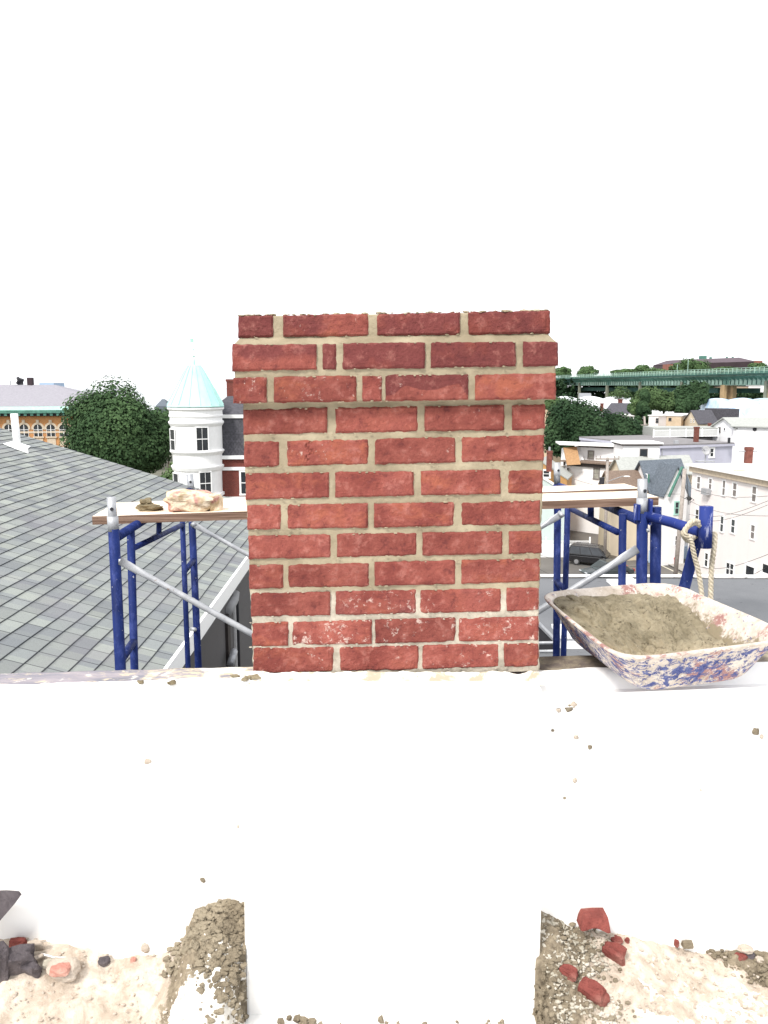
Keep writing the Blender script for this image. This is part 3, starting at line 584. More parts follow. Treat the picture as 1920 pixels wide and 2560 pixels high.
# right frame
c1, d1 = vp(1606, 1278, 1604, 3.10, py1=1450); c2, d2 = vp(1557, 1285, 1555, 3.36, py1=1450); c3_, d3 = vp(1419, 1270, 1414, 4.40, py1=1450); c4_, d4 = vp(1394, 1270, 1391, 4.62, py1=1620)
fr = frame([(c1, d1, .0215), (c2, d2, .0165), (c3_, d3, .0165), (c4_, d4, .0210)],
      [(P(1602, 1302, 3.12), P(1500, 1258, 4.5), .021), (P(1543, 1330, 3.36), P(1430, 1274, 4.38), .0145), (P(1477, 1262, 3.9), P(1477, 1298, 3.9), .0155), (P(1391, 1454, 4.6), P(1418, 1478, 4.40), .017), (onpost(c1, d1, 15.7), onpost(c2, d2, 15.7), .017)],
      [(P(1606, 1198, 3.10), P(1605, 1282, 3.10), .0185, .0215), (P(1392, 1157, 4.62), P(1393, 1212, 4.62), .0185, .0185), ],
      [(P(1620, 1322, 3.05), P(1620, 1330, 3.05), .006), (P(1399, 1281, 4.55), P(1406, 1289, 4.5), .012)])
q = MB(); q.tube(P(1392, 1211, 4.62), P(1394, 1300, 4.62), .0205, 16); q.tube(P(1396, 1213, 4.62), P(1440, 1228, 4.2), .016, 12); q.build('post_collar', M['bluebeat'], fr, smooth=True)
# side bracket hooked on the near right post
br_ = MB(); br_.path([P(1618, 1290, 3.10), P(1680, 1306, 2.98), P(1752, 1330, 2.84)], .0195, 16)
bk_ = br_.build('side_bracket', M['bluebeat'], sf, smooth=True)
e1, e2 = vp(1640, 1268, 1638, 3.12, py1=1450, zbot=15.65); q = MB(); q.tube(e1, e2, .0215, 18); q.build('bracket_leg', M['blue'], bk_, smooth=True)
q = MB(); ta, tb = P(1766, 1266, 2.82), P(1762, 1369, 2.82); q.tube(ta, tb, .0238, 26); q.build('socket_tube', M['bluebeat'], bk_, smooth=True)
q = MB(); q.tube(P(1743, 1345, 2.86), onpost(e1, e2, 15.70), .0205, 16); q.build('diagonal_strut', M['blue'], bk_, smooth=True)
q = MB(); q.tube(P(1589, 1262, 3.07), P(1588, 1300, 3.07), .007, 8); q.box(P(1592, 1280, 3.09), (.018, .03, .062)); q.box(P(1625, 1280, 3.09), (.010, .03, .10)); q.build('hook_plate', M['bluebeat'], bk_)
def brace(pts, r=.0125, flat=(True, True)):
    pts = [Vector(p) for p in pts]; m = MB(); a, b = pts[0], pts[-1]; d = (b - a); L = d.length; d.normalize(); side = d.cross(Vector((0, 1, 0))).normalized(); fr_ = side.cross(d)
    vs = []; n = 12; NS = 40
    for i in range(NS + 1):
        t = i / NS; p = a.lerp(b, t); e_ = min(t * L if flat[0] else 9, (1 - t) * L if flat[1] else 9); k = max(0, 1 - max(0, e_ - .05) / .07); k = k * k * (3 - 2 * k)
        rs, rf = r * (1 + .35 * k), r * (1 - .78 * k)
        vs += [p + side * math.cos(2 * math.pi * j / n) * rs + fr_ * math.sin(2 * math.pi * j / n) * rf for j in range(n)]
    m.add(vs, [(i * n + k, i * n + (k + 1) % n, (i + 1) * n + (k + 1) % n, (i + 1) * n + k) for i in range(NS) for k in range(n)] + [tuple(range(n)), tuple(NS * n + j for j in range(n))])
    return m.build('cross_brace', M['galv'], sf, smooth=True)
def ext(p0, p1, D0_, D1_, k): a, b = P(*p0, D0_), P(*p1, D1_); return [a, a + (b - a) * k]
brace(ext((300, 1402), (632, 1586), 3.07, 3.07, 2.6), .0125, (True, False))
brace(ext((1594, 1372), (1425, 1478), 3.07, 3.07, 4.2), .0135, (True, False))
brace(ext((478, 1308), (618, 1386), 4.55, 4.55, 4.0), .0125, (True, False))
brace(ext((1406, 1284), (1352, 1318), 4.55, 4.55, 9.0), .0150, (True, False))
# planks on the top rails
def plank(a_px, b_px, Dl, Dr, wdt, th, label):
    A, B = P(*a_px, Dl), P(*b_px, Dr); d = (B - A).normalized(); s_ = Vector((-d.y, d.x, 0)).normalized() * wdt; m = MB(); nn = 60
    def top(u, v): p = A.lerp(B, u) + s_ * v; return (p.x, p.y, p.z + .0015 * N.noise(Vector((u * 9, v * 3, 2))))
    m.grid(top, nn, 6); k = len(m.v)
    def low(u, v): p = A.lerp(B, u) + s_ * v; return (p.x, p.y, p.z - th)
    m.grid(low, nn, 6)
    for i in range(nn - 1): m.f += [(i, i + 1, k + i + 1, k + i), (5 * nn + i, k + 5 * nn + i, k + 5 * nn + i + 1, 5 * nn + i + 1)]
    for j in range(5): m.f += [(j * nn, k + j * nn, k + (j + 1) * nn, (j + 1) * nn), (j * nn + nn - 1, (j + 1) * nn + nn - 1, k + (j + 1) * nn + nn - 1, k + j * nn + nn - 1)]
    o = m.build('scaffold_plank', M['wood'], origin=A); tag(o, label, 'plank', 'planks across the scaffold rails'); return A, B, s_
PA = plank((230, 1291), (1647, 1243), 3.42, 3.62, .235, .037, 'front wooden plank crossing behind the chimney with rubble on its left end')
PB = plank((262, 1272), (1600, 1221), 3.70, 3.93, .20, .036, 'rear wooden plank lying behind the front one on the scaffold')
# rubble on the plank
def plk(px, py): # point on the front plank's upper face
    A, B, s_ = PA; n_ = (B - A).cross(s_).normalized(); d = ray(px, py); t = (A - CAM).dot(n_) / d.dot(n_); return CAM + d * t
p = plk(480, 1281); m = MB(); m.rock(p + Vector((-.002, .055, .045)), (.235, .13, .10), 4, 4, .32, .55, rz=.05); m.rock(p + Vector((.085, .05, .035)), (.07, .09, .09), 9, 3, .4, .3); m.rock(p + Vector((-.085, .05, .035)), (.06, .08, .08), 14, 3, .4, .3)
o = m.build('brick_chunk', M['rockbrick'], origin=p, smooth=False); tag(o, 'large mortar crusted brick chunk on the left end of the front plank', 'rubble')
p = plk(372, 1279); m = MB(); m.rock(p + Vector((0, .03, .014)), (.115, .07, .04), 21, 3, .5, .3); m.rock(p + Vector((-.018, .03, .032)), (.06, .05, .045), 25, 3, .6, .3)
o = m.build('mortar_clod', M['mud'], origin=p); tag(o, 'small tan mortar clod on the plank beside the left scaffold pin', 'rubble')
# rope
ro = MB()
def rope(pts, r, pitch=.045):
    ps = [Vector(p) for p in pts]; fine = []
    for i in range(len(ps) - 1):     # catmull-rom
        p0, p1, p2, p3 = ps[max(i - 1, 0)], ps[i], ps[i + 1], ps[min(i + 2, len(ps) - 1)]; n_ = max(3, int((p2 - p1).length / .004))
        for k in range(n_):
            t = k / n_; fine.append(.5 * ((2 * p1) + (p2 - p0) * t + (2 * p0 - 5 * p1 + 4 * p2 - p3) * t * t + (3 * p1 - p0 - 3 * p2 + p3) * t ** 3))
    fine.append(ps[-1]); L = 0; a = None
    st = [[], [], []]
    for i, p in enumerate(fine):
        t = (fine[min(i + 1, len(fine) - 1)] - fine[max(i - 1, 0)]).normalized()
        if a is None: a = t.cross(Vector((.3, 1, .2))).normalized()
        a = (a - t * a.dot(t)).normalized(); b = t.cross(a)
        if i: L += (p - fine[i - 1]).length
        for s_ in range(3): an = -2 * math.pi * (L / pitch + s_ / 3); st[s_].append(p + (a * math.cos(an) + b * math.sin(an)) * r * .5)
    for s_ in st: ro.path(s_, r * .56, 7)
zr = 2.80
rope([P(1760, 1325, 2.84), P(1740, 1308, 2.80), P(1718, 1318, 2.79), P(1708, 1336, 2.80), P(1722, 1352, 2.83), P(1740, 1340, 2.86)], .0088)
rope([P(1758, 1312, 2.85), P(1732, 1302, 2.78), P(1712, 1332, 2.77), P(1727, 1352, 2.78), P(1735, 1385, 2.79), P(1745, 1425, 2.80), P(1754, 1482, 2.80), P(1758, 1560, 2.80), P(1760, 1640, 2.8)], .0090)
rope([P(1722, 1345, 2.84), P(1745, 1356, 2.88), P(1770, 1352, 2.89), P(1786, 1335, 2.88), P(1785, 1370, 2.86), P(1779, 1420, 2.86), P(1777, 1480, 2.86), P(1776, 1560, 2.85), P(1776, 1640, 2.85)], .0095)
o = ro.build('rope', M['rope'], origin=P(1740, 1330, 2.82), smooth=True); tag(o, 'twisted manila rope looped over the blue bracket and hanging behind the pan', 'rope')
# ------------------------------------------------------------------ debris on the deck
def heap(name, x0, x1, Hf, mudf, whf, label, seed):
    m = MB(); m.col = []; nx_, ny_ = int((x1 - x0) / .0055), 120
    for j in range(ny_):
        for i in range(nx_):
            x = x0 + (x1 - x0) * i / (nx_ - 1); yb = wl(x, .01); y = yb - (yb - 1.30) * (1 - j / (ny_ - 1)); dst = yb - y
            h = Hf(x) * math.exp(-(dst / .24) ** 1.5) * (1 - (y < 1.8) * (sm(-.385, -.350, x) if x < 0 else 1 - sm(.383, .42, x))); p = Vector((x, y, seed))
            cl = N.voronoi(p * 30)[0][0]; cl2 = N.voronoi(p * 62)[0][0]; mk = mudf(x, dst)
            h += fbm(p * 13, 4) * .020 + fbm(p * 40, 3) * .007 + (.030 * max(0, .45 - cl) + .012 * max(0, .45 - cl2)) * (mk * .8 + .25)
            m.v.append((x, y, 15.424 + max(-.0, h))); m.col.append((mk, whf(x, dst), 0, 1))
    m.f = [(j * nx_ + i, j * nx_ + i + 1, (j + 1) * nx_ + i + 1, (j + 1) * nx_ + i) for j in range(ny_ - 1) for i in range(nx_ - 1)]
    o = m.build(name, M['debris'], smooth=True, kind='stuff'); tag(o, label, 'debris'); return o, Hf
def ip(xs, ys): return lambda x: float(np.interp(x, xs, ys))
px2x = lambda px: (px - 960) / F * 2.05
def hh(px, py): D = wl(px2x(px), 0); return max(.02, P(px, py, D).z - 15.424)
HL = ip([px2x(v) for v in (-300, 0, 70, 200, 300, 400, 450, 490, 560, 610)], [hh(*q) for q in ((0, 2350), (0, 2350), (70, 2345), (200, 2365), (300, 2398), (400, 2382), (450, 2355), (490, 2275), (560, 2250), (610, 2260))])
HR = ip([px2x(v) for v in (1340, 1365, 1410, 1450, 1540, 1700, 1800, 1850, 1920, 2200)], [hh(*q) for q in ((1340, 2278), (1365, 2282), (1410, 2302), (1450, 2315), (1540, 2330), (1700, 2362), (1800, 2385), (1850, 2374), (1920, 2382), (1920, 2385))])
def sm(a, b, x): t = max(0, min(1, (x - a) / (b - a))); return t * t * (3 - 2 * t)
heap('mortar_debris', -1.5, -.347, HL, lambda x, d: sm(px2x(380), px2x(510), x + d * .10) * (1 - .55 * sm(.13, .24, d)), lambda x, d: .30 * sm(px2x(440), px2x(540), x) + .55 * sm(.08, .2, d) * sm(px2x(380), px2x(500), x) + .06, 'sand and damp mortar heaped against the wall left of the pier', 3)
heap('mortar_debris', .380, 1.5, HR, lambda x, d: .85 * (1 - sm(px2x(1440), px2x(1560), x + d * .25)) + .85 * sm(px2x(1770), px2x(1830), x - d * 1.0), lambda x, d: .26 * sm(px2x(1500), px2x(1600), x) * (1 - .9 * sm(px2x(1770), px2x(1830), x - d)) + .25 * sm(.05, .25, d) + .05, 'grey gravelly mortar and dust on the deck right of the pier', 7)
rr_ = random.Random(3)
def dz(x, y):
    Hf = HL if x < 0 else HR; return 15.424 + Hf(x) * math.exp(-((wl(x, .01) - y) / .24) ** 1.5)
def crumbs(n, xf, mat, name, label, smin, smax):
    m = MB()
    for k in range(n):
        x, y = xf(); s_ = smin + (smax - smin) * rr_.random() ** 2.5; m.rock((x, y, dz(x, y) + s_ * .35), (s_ * rr_.uniform(.8, 1.5), s_ * rr_.uniform(.8, 1.3), s_ * rr_.uniform(.6, 1)), k, 2 if s_ > .012 else 1, .45, .2)
    o = m.build(name, mat, kind='stuff'); tag(o, label, 'debris')
def xl_():
    k = rr_.random(); x = px2x(rr_.triangular(405, 612, 602)); return x, wl(x, 0) - rr_.uniform(0, .07 + .13 * sm(px2x(470), px2x(590), x)) * (1 if rr_.random() < .8 else 1.4)
def xr_(): x = px2x(rr_.triangular(1345, 1560, 1380)); return x, wl(x, 0) - rr_.uniform(0, .25)
def xa_(): x = px2x(rr_.choice([rr_.uniform(0, 500), rr_.uniform(1500, 1920)])); return x, wl(x, 0) - rr_.uniform(0, .22)
def flank(x0, x1, n, mat, label):
    m = MB()
    for k in range(n):
        x = rr_.uniform(x0, x1); y = rr_.uniform(1.62, 1.83); s_ = rr_.uniform(.003, .014); z = 15.424 + (dz(x, y) - 15.424) * rr_.random(); m.rock((x, y, z), (s_ * rr_.uniform(.8, 1.5), s_ * rr_.uniform(.8, 1.3), s_), k, 1, .45, .2)
    o = m.build('mortar_crumbs', mat, kind='stuff'); tag(o, label, 'debris')
flank(-.385, -.345, 260, M['clod'], 'crumbling flank of the left mortar heap against the pier corner')
flank(.378, .42, 230, M['clod'], 'crumbling flank of the right mortar heap against the pier corner')
crumbs(1500, xl_, M['clod'], 'mortar_crumbs', 'olive mortar crumbs clotted beside the left pier edge', .002, .017)
crumbs(900, xr_, M['clod'], 'mortar_crumbs', 'brown mortar crumbs against the right pier edge', .002, .014)
crumbs(1500, xr_, M['grit'], 'gravel', 'pale grey grit scattered right of the pier', .0015, .011)
def xs_(): d_ = rr_.uniform(0, .10); return px2x(rr_.uniform(1800, 1960)) + d_ * .9, wl(.9, 0) - d_
crumbs(260, xs_, M['clod'], 'mortar_crumbs', 'dark soil crumbs at the right frame edge', .003, .014)
crumbs(900, xa_, M['tanstone'], 'gravel', 'fine tan chips scattered over the outer dust', .0015, .010)
m = MB()
for k in range(90):
    px = rr_.choice([rr_.gauss(760, 40), rr_.gauss(770, 30), rr_.gauss(1215, 20), rr_.gauss(1150, 60), rr_.uniform(620, 1330)]); p = G(px, rr_.uniform(2545, 2600), 15.43); s_ = rr_.uniform(.004, .016); m.rock(p, (s_ * 1.4, s_ * 1.4, s_ * 1.2), k, 1, .5)
o = m.build('mortar_crumbs', M['clod'], kind='stuff'); tag(o, 'thin line of dark crumbs along the foot of the white pier', 'debris')
def on_heap(px, py):     # march the ray onto the heap
    d = ray(px, py); s_ = 1.6
    while s_ < 2.6:
        p = CAM + d * s_
        if p.y > wl(p.x, 0) - .01 or p.z < dz(p.x, p.y): break
        s_ += .004
    return CAM + d * s_
def chunk(px, py, dims, mat, label, name='brick_fragment', rz=0, tilt=0, seed=1, flat=.75, amp=.22, cat='rubble', sub=3):
    p = on_heap(px, py); m = MB(); Mx = Matrix.Rotation(rz, 3, 'Z') @ Matrix.Rotation(tilt, 3, 'X'); m.rock(p + Vector((0, -.004, dims[2] * .25)), dims, seed, sub, amp, flat, M=Mx); o = m.build(name, mat, origin=p); tag(o, label, cat); return o
m = MB(); outl = [(1452, 2322), (1456, 2295), (1463, 2273), (1492, 2269), (1520, 2268), (1524, 2298), (1527, 2331), (1519, 2333), (1507, 2317), (1484, 2313), (1466, 2316), (1459, 2325)]; D_ = 1.855
outl = [(x, 2335 - (2335 - y) * .62) for x, y in outl]; f_ = [P(x, y, D_ + (2330 - y) * .0003) for x, y in outl]; b_ = [v + Vector((-.002, .040, .0)) for v in f_]; k = len(outl); cc_ = sum(f_, Vector()) / k - Vector((0, .004, 0)); cb_ = cc_ + Vector((0, .05, .01))
m.add(f_ + b_ + [cc_, cb_], [(i, (i + 1) % k, (i + 1) % k + k, i + k) for i in range(k)] + [((i + 1) % k, i, 2 * k) for i in range(k)] + [(i + k, (i + 1) % k + k, 2 * k + 1) for i in range(k)])
o = m.build('brick_fragment', M['redbrick'], origin=f_[0]); bv = o.modifiers.new('bevel', 'BEVEL'); bv.width = .003; bv.segments = 2; tag(o, 'largest red brick half with a notched underside standing on the right mortar heap', 'rubble')
chunk(1532, 2390, (.066, .04, .05), M['redbrick'], 'wedge shaped red brick piece below the brick half', rz=-.6, tilt=.3, seed=5)
chunk(1540, 2352, (.034, .03, .018), M['redbrick'], 'small rounded red chip just under the brick half', rz=.2, seed=8)
chunk(1566, 2355, (.014, .012, .02), M['redbrick'], 'tiny red splinter right of the rounded chip', rz=.6, seed=9)
chunk(1420, 2438, (.050, .03, .036), M['redbrick'], 'triangular red brick chip lying in pale grit near the pier', rz=-.5, tilt=.2, seed=12)
chunk(1482, 2492, (.075, .045, .055), M['redbrick'], 'lowest flaked red brick piece on the right heap', rz=-.7, tilt=.4, seed=15)
chunk(1690, 2361, (.014, .012, .022), M['redbrick'], 'small dark red flake beside the lone grey pebble', rz=.3, seed=17)
chunk(1716, 2363, (.034, .02, .022), M['clod'], 'lone grey green pebble at the top of the right dust', 'pebble', rz=.1, seed=19, cat='stone')
chunk(1848, 2396, (.040, .03, .022), M['redbrick'], 'dull red chip on the dark soil at the right edge', rz=.5, seed=21)
chunk(1872, 2392, (.030, .024, .024), M['slate'], 'rounded grey stone on the dark soil at the right edge', 'pebble', seed=23, cat='stone', flat=.3)
chunk(1895, 2400, (.026, .02, .016), M['tanstone'], 'tan pebble between the grey stone and the frame edge', 'pebble', seed=24, cat='stone', flat=.3)
chunk(1862, 2374, (.042, .03, .016), M['tanstone'], 'flat pale stone above the dull red chip', 'pebble', seed=26, cat='stone', flat=.4)
chunk(165, 2432, (.082, .06, .055), M['tanstone'], 'grey crusted stone under the pink flake on the left dust', 'stone', seed=31, cat='stone', flat=.3)
o_ = on_heap(165, 2432); m = MB(); m.rock(o_ + Vector((-.003, -.022, .030)), (.056, .045, .024), 33, 3, .18, .6); o = m.build('pink_flake', M['pinkstone'], origin=o_); tag(o, 'flat pink flake lying on the grey crusted stone', 'stone')
chunk(40, 2420, (.105, .05, .085), M['slate'], 'large dark broken slate lump at the lower left corner', 'slate_piece', rz=.4, tilt=.4, seed=35, flat=.8)
chunk(78, 2428, (.065, .03, .05), M['slate'], 'dark angular slate piece leaning right of the large lump', 'slate_piece', rz=-.5, tilt=.5, seed=37, flat=.9)
chunk(6, 2440, (.05, .05, .13), M['slate'], 'tall dark slate shard cut by the left frame edge', 'slate_piece', rz=.2, tilt=.2, seed=39, flat=.9)
chunk(48, 2362, (.045, .02, .03), M['redbrick'], 'dark red chip behind the slate lumps on the left', rz=.2, seed=41)
chunk(92, 2373, (.045, .014, .048), M['tanstone'], 'upright beige mortar chip behind the white stick', 'mortar_chip', rz=.2, tilt=.5, seed=43, flat=.95, amp=.1)
chunk(94, 2400, (.035, .012, .028), M['tanstone'], 'small triangular tan chip below the upright beige chip', 'mortar_chip', rz=.7, tilt=.6, seed=45, flat=.9)
chunk(124, 2412, (.036, .018, .022), M['grit'], 'pale curled shell like chip left of the pink flake', 'mortar_chip', rz=.3, seed=47, flat=.4)
chunk(262, 2405, (.032, .022, .022), M['slate'], 'purple grey pebble in the middle of the left dust', 'pebble', seed=49, cat='stone', flat=.3)
chunk(335, 2402, (.016, .014, .018), M['pinkstone'], 'small pink chip right of the purple grey pebble', 'pebble', seed=51, cat='stone', flat=.5)
p = on_heap(108, 2388); q_ = on_heap(170, 2396); m = MB(); m.path([p + Vector((0, -.01, .012)), p.lerp(q_, .5) + Vector((0, -.01, .006)), q_ + Vector((0, -.01, .010))], .0022, 8); o = m.build('stick', M['whitetrim'], origin=p, smooth=True); tag(o, 'thin white stick lying on the dust above the grey crusted stone', 'stick')
# dark slate blade leaning on the wall at the left frame edge
m = MB(); D_ = wl(-.93, -.05); out = [(-120, 2240), (10, 2233), (42, 2235), (49, 2243), (38, 2258), (0, 2302), (-120, 2400)]
f_ = [P(x, y, D_ - .02 - (2300 - y) * -.0002) for x, y in out]; b_ = [v + Vector((0, .012, 0)) for v in f_]; k = len(out)
m.add(f_ + b_, [tuple(range(k - 1, -1, -1)), tuple(range(k, 2 * k))] + [(i, (i + 1) % k, (i + 1) % k + k, i + k) for i in range(k)]); o = m.build('slate_shard', M['slate'], origin=f_[5]); tag(o, 'pointed dark slate blade leaning on the white wall at the left edge', 'slate')
# ------------------------------------------------------------------ neighbour roof on the left
nb = empty('shingled_house', (-5, 10, 0), 'grey asphalt shingle roof with white fascia left of the scaffold', 'house')
SL = .31; ZE = H - 2.2; EXP = .145; Y0, Y1 = -2.0, 13.75
def xe(y): return -1.72 - .0145 * (y - 6.1)
cs = 1 / math.sqrt(1 + SL * SL); ncourse = int(9.5 / EXP / cs * cs) ; m = MB(); m.uv = []; NY = 90
for k in range(62):
    s0, s1 = k * EXP, (k + 1) * EXP + .01; t0 = len(m.v)
    for s_, lift in ((s0, -.001), (s0, .009), (s1, .002)):
        for i in range(NY):
            y = Y0 + (Y1 - Y0) * i / (NY - 1); wv = .014 * N.noise(Vector((y * 1.3, k * .31, 0))) if s_ == s0 else 0; ss = s_ + wv
            m.v.append((xe(y) - ss * cs, y, ZE + ss * cs * SL + lift)); m.uv.append(((y + k * 7.3) / EXP, k + (.0 if s_ == s0 else .999)))
    for r_ in range(2): m.f += [(t0 + r_ * NY + i, t0 + r_ * NY + i + 1, t0 + (r_ + 1) * NY + i + 1, t0 + (r_ + 1) * NY + i) for i in range(NY - 1)]
m.build('roof', M['shingle'], nb)
TOPX = -1.72 - 62 * EXP * cs
m = MB()   # far slope and gable behind, walls
m.add([(xe(Y0) - .25, Y0, 0), (xe(Y1) - .25, Y1 - .2, 0), (xe(Y1) - .25, Y1 - .2, ZE - .02), (xe(Y0) - .25, Y0, ZE - .02)], [(0, 1, 2, 3)])
ridge = (TOPX, ZE + 62 * EXP * cs * SL)
m.add([(xe(Y1) - .25, Y1 - .2, 0), (TOPX * 2 + 1.9, Y1 - .2, 0), (TOPX * 2 + 1.9, Y1 - .2, ZE - .05), (TOPX, Y1 - .2, ridge[1] - .05), (xe(Y1) - .25, Y1 - .2, ZE - .05)], [(0, 1, 2, 3, 4)])
m.build('siding_wall', M['greywall'], nb)
m = MB(); m.hexa([(xe(Y0) + .02, Y0, ZE - .155), (xe(Y1) + .02, Y1, ZE - .155), (xe(Y1) - .02, Y1, ZE - .155), (xe(Y0) - .02, Y0, ZE - .155)], [(xe(Y0) + .02, Y0, ZE + .012), (xe(Y1) + .02, Y1, ZE + .012), (xe(Y1) - .01, Y1, ZE + .012), (xe(Y0) - .01, Y0, ZE + .012)])
m.add([(xe(Y0) - .02, Y0, ZE - .15), (xe(Y1) - .02, Y1, ZE - .15), (xe(Y1) - .27, Y1, ZE - .15), (xe(Y0) - .27, Y0, ZE - .15)], [(0, 1, 2, 3)])
m.build('fascia', M['coating'], nb)
m = MB(); m.add([(TOPX, Y0, ridge[1]), (TOPX, Y1, ridge[1]), (TOPX - 9, Y1, ridge[1] - 2.8), (TOPX - 9, Y0, ridge[1] - 2.8)], [(0, 1, 2, 3)]); m.build('far_roof_slope', M['slateroof'], nb)
def wx(px, py, x): d = ray(px, py); return CAM + d * (x / d.x)
m = MB(); X_ = -2.02; a = wx(566, 1535, X_); b = wx(567, 1662, X_); m.box(((a.x), a.y, (a.z + b.z) / 2 - 3), (.06, .16, a.z - b.z + 6)); m.build('downspout', M['darktrim'], nb)
m = MB(); a = wx(566, 1532, X_); b = wx(584, 1500, X_); m.path([a, b, wx(586, 1480, X_ - .0)], .07, 8); m.build('gutter_elbow', M['greypanel'], nb, smooth=True)
m = MB(); a = wx(574, 1540, X_ - .03); b = wx(588, 1540, X_ - .03); m.box((a.x, (a.y + b.y) / 2, a.z - 3.2), (.03, b.y - a.y, 7)); m.build('light_panel', M['greypanel'], nb)
m = MB(); a = wx(587, 1480, X_); m.tube((a.x + .03, a.y, a.z), (a.x + .03, a.y, 3), .02, 6); m.build('conduit', M['iron'], nb)
m = MB(); m.path([wx(585, 1628, X_ + .1), wx(582, 1640, X_ + .1), wx(576, 1662, X_ + .1)], .05, 8); m.build('drain_pipe', M['galv'], nb, smooth=True)
# vent pipe on the shingles
vb = P(44, 1113, 12.7); vz = ZE + SL * (xe(12.7) - vb.x)
vp_ = empty('vent_pipe', (vb.x, 12.7, vz), 'short white vent pipe standing on the shingled roof', 'vent pipe')
m = MB(); m.tube((vb.x, 12.7, vz - .1), (vb.x - .02, 12.7, vz + .52), .056, 20); m.build('pipe', M['whitetrim'], vp_, smooth=True)
m = MB(); m.add([(vb.x + dx, 12.7 + dy, vz + .016 - dx * SL) for dx, dy in ((-.18, .25), (-.14, -.2), (.1, -.3), (.32, -.35), (.16, .0), (.1, .25))], [(0, 1, 2, 3, 4, 5)]); m.build('flashing', M['whitetrim'], vp_)
# ------------------------------------------------------------------ houses
class Fac:
    def __init__(s, A, B, root):
        s.A = Vector((A[0], A[1], 0)); s.B = Vector((B[0], B[1], 0)); s.d = (s.B - s.A).normalized(); s.n = Vector((s.d.y, -s.d.x, 0))   # faces the camera when A is left of B
        s.root = root
    def uv(s, px, py):
        d = ray(px, py); t = (s.A - CAM).dot(s.n) / d.dot(s.n); p = CAM + d * t; return (p - s.A).dot(s.d), p.z
    def pt(s, u, z, o=0): return s.A + s.d * u + s.n * o + Vector((0, 0, z))
    def quad(s, m, u0, u1, z0, z1, o0, o1): m.hexa([s.pt(u0, z0, o1), s.pt(u1, z0, o1), s.pt(u1, z0, o0), s.pt(u0, z0, o0)], [s.pt(u0, z1, o1), s.pt(u1, z1, o1), s.pt(u1, z1, o0), s.pt(u0, z1, o0)])
    def win(s, x0, y0, x1, y1, frame='wframe', pane='glass', fw=.07, sash=True, vbar=False, sill=True, extra=0):
        um, zt = s.uv((x0 + x1) / 2, y0); _, zb = s.uv((x0 + x1) / 2, y1); u0, _ = s.uv(x0, (y0 + y1) / 2); u1, _ = s.uv(x1, (y0 + y1) / 2)
        if u1 < u0: u0, u1 = u1, u0
        return s.winm(u0, u1, zb, zt, frame, pane, fw, sash, vbar, sill)
    def winm(s, u0, u1, zb, zt, frame='wframe', pane='glass', fw=.07, sash=True, vbar=False, sill=True):
        m = MB(); e = .05
        s.quad(m, u0 - fw, u0, zb, zt, 0, e); s.quad(m, u1, u1 + fw, zb, zt, 0, e); s.quad(m, u0 - fw, u1 + fw, zt, zt + fw, 0, e + .01); s.quad(m, u0 - fw * 1.2, u1 + fw * 1.2, zb - fw, zb, 0, e + .03)
        if sash: s.quad(m, u0, u1, (zb + zt) / 2 - .03, (zb + zt) / 2 + .03, .01, e - .01)
        if vbar: s.quad(m, (u0 + u1) / 2 - .012, (u0 + u1) / 2 + .012, zb, zt, .01, e - .015)
        f = m.build('window', M[frame], s.root); g = MB(); g.add([s.pt(u0, zb, .012), s.pt(u1, zb, .012), s.pt(u1, zt, .012), s.pt(u0, zt, .012)], [(0, 1, 2, 3)]); g.build('pane', M[pane], f); return f
def xy(px, D): p = P(px, 963, D); return (p.x, p.y)
def zz(px, py, D): return P(px, py, D).z
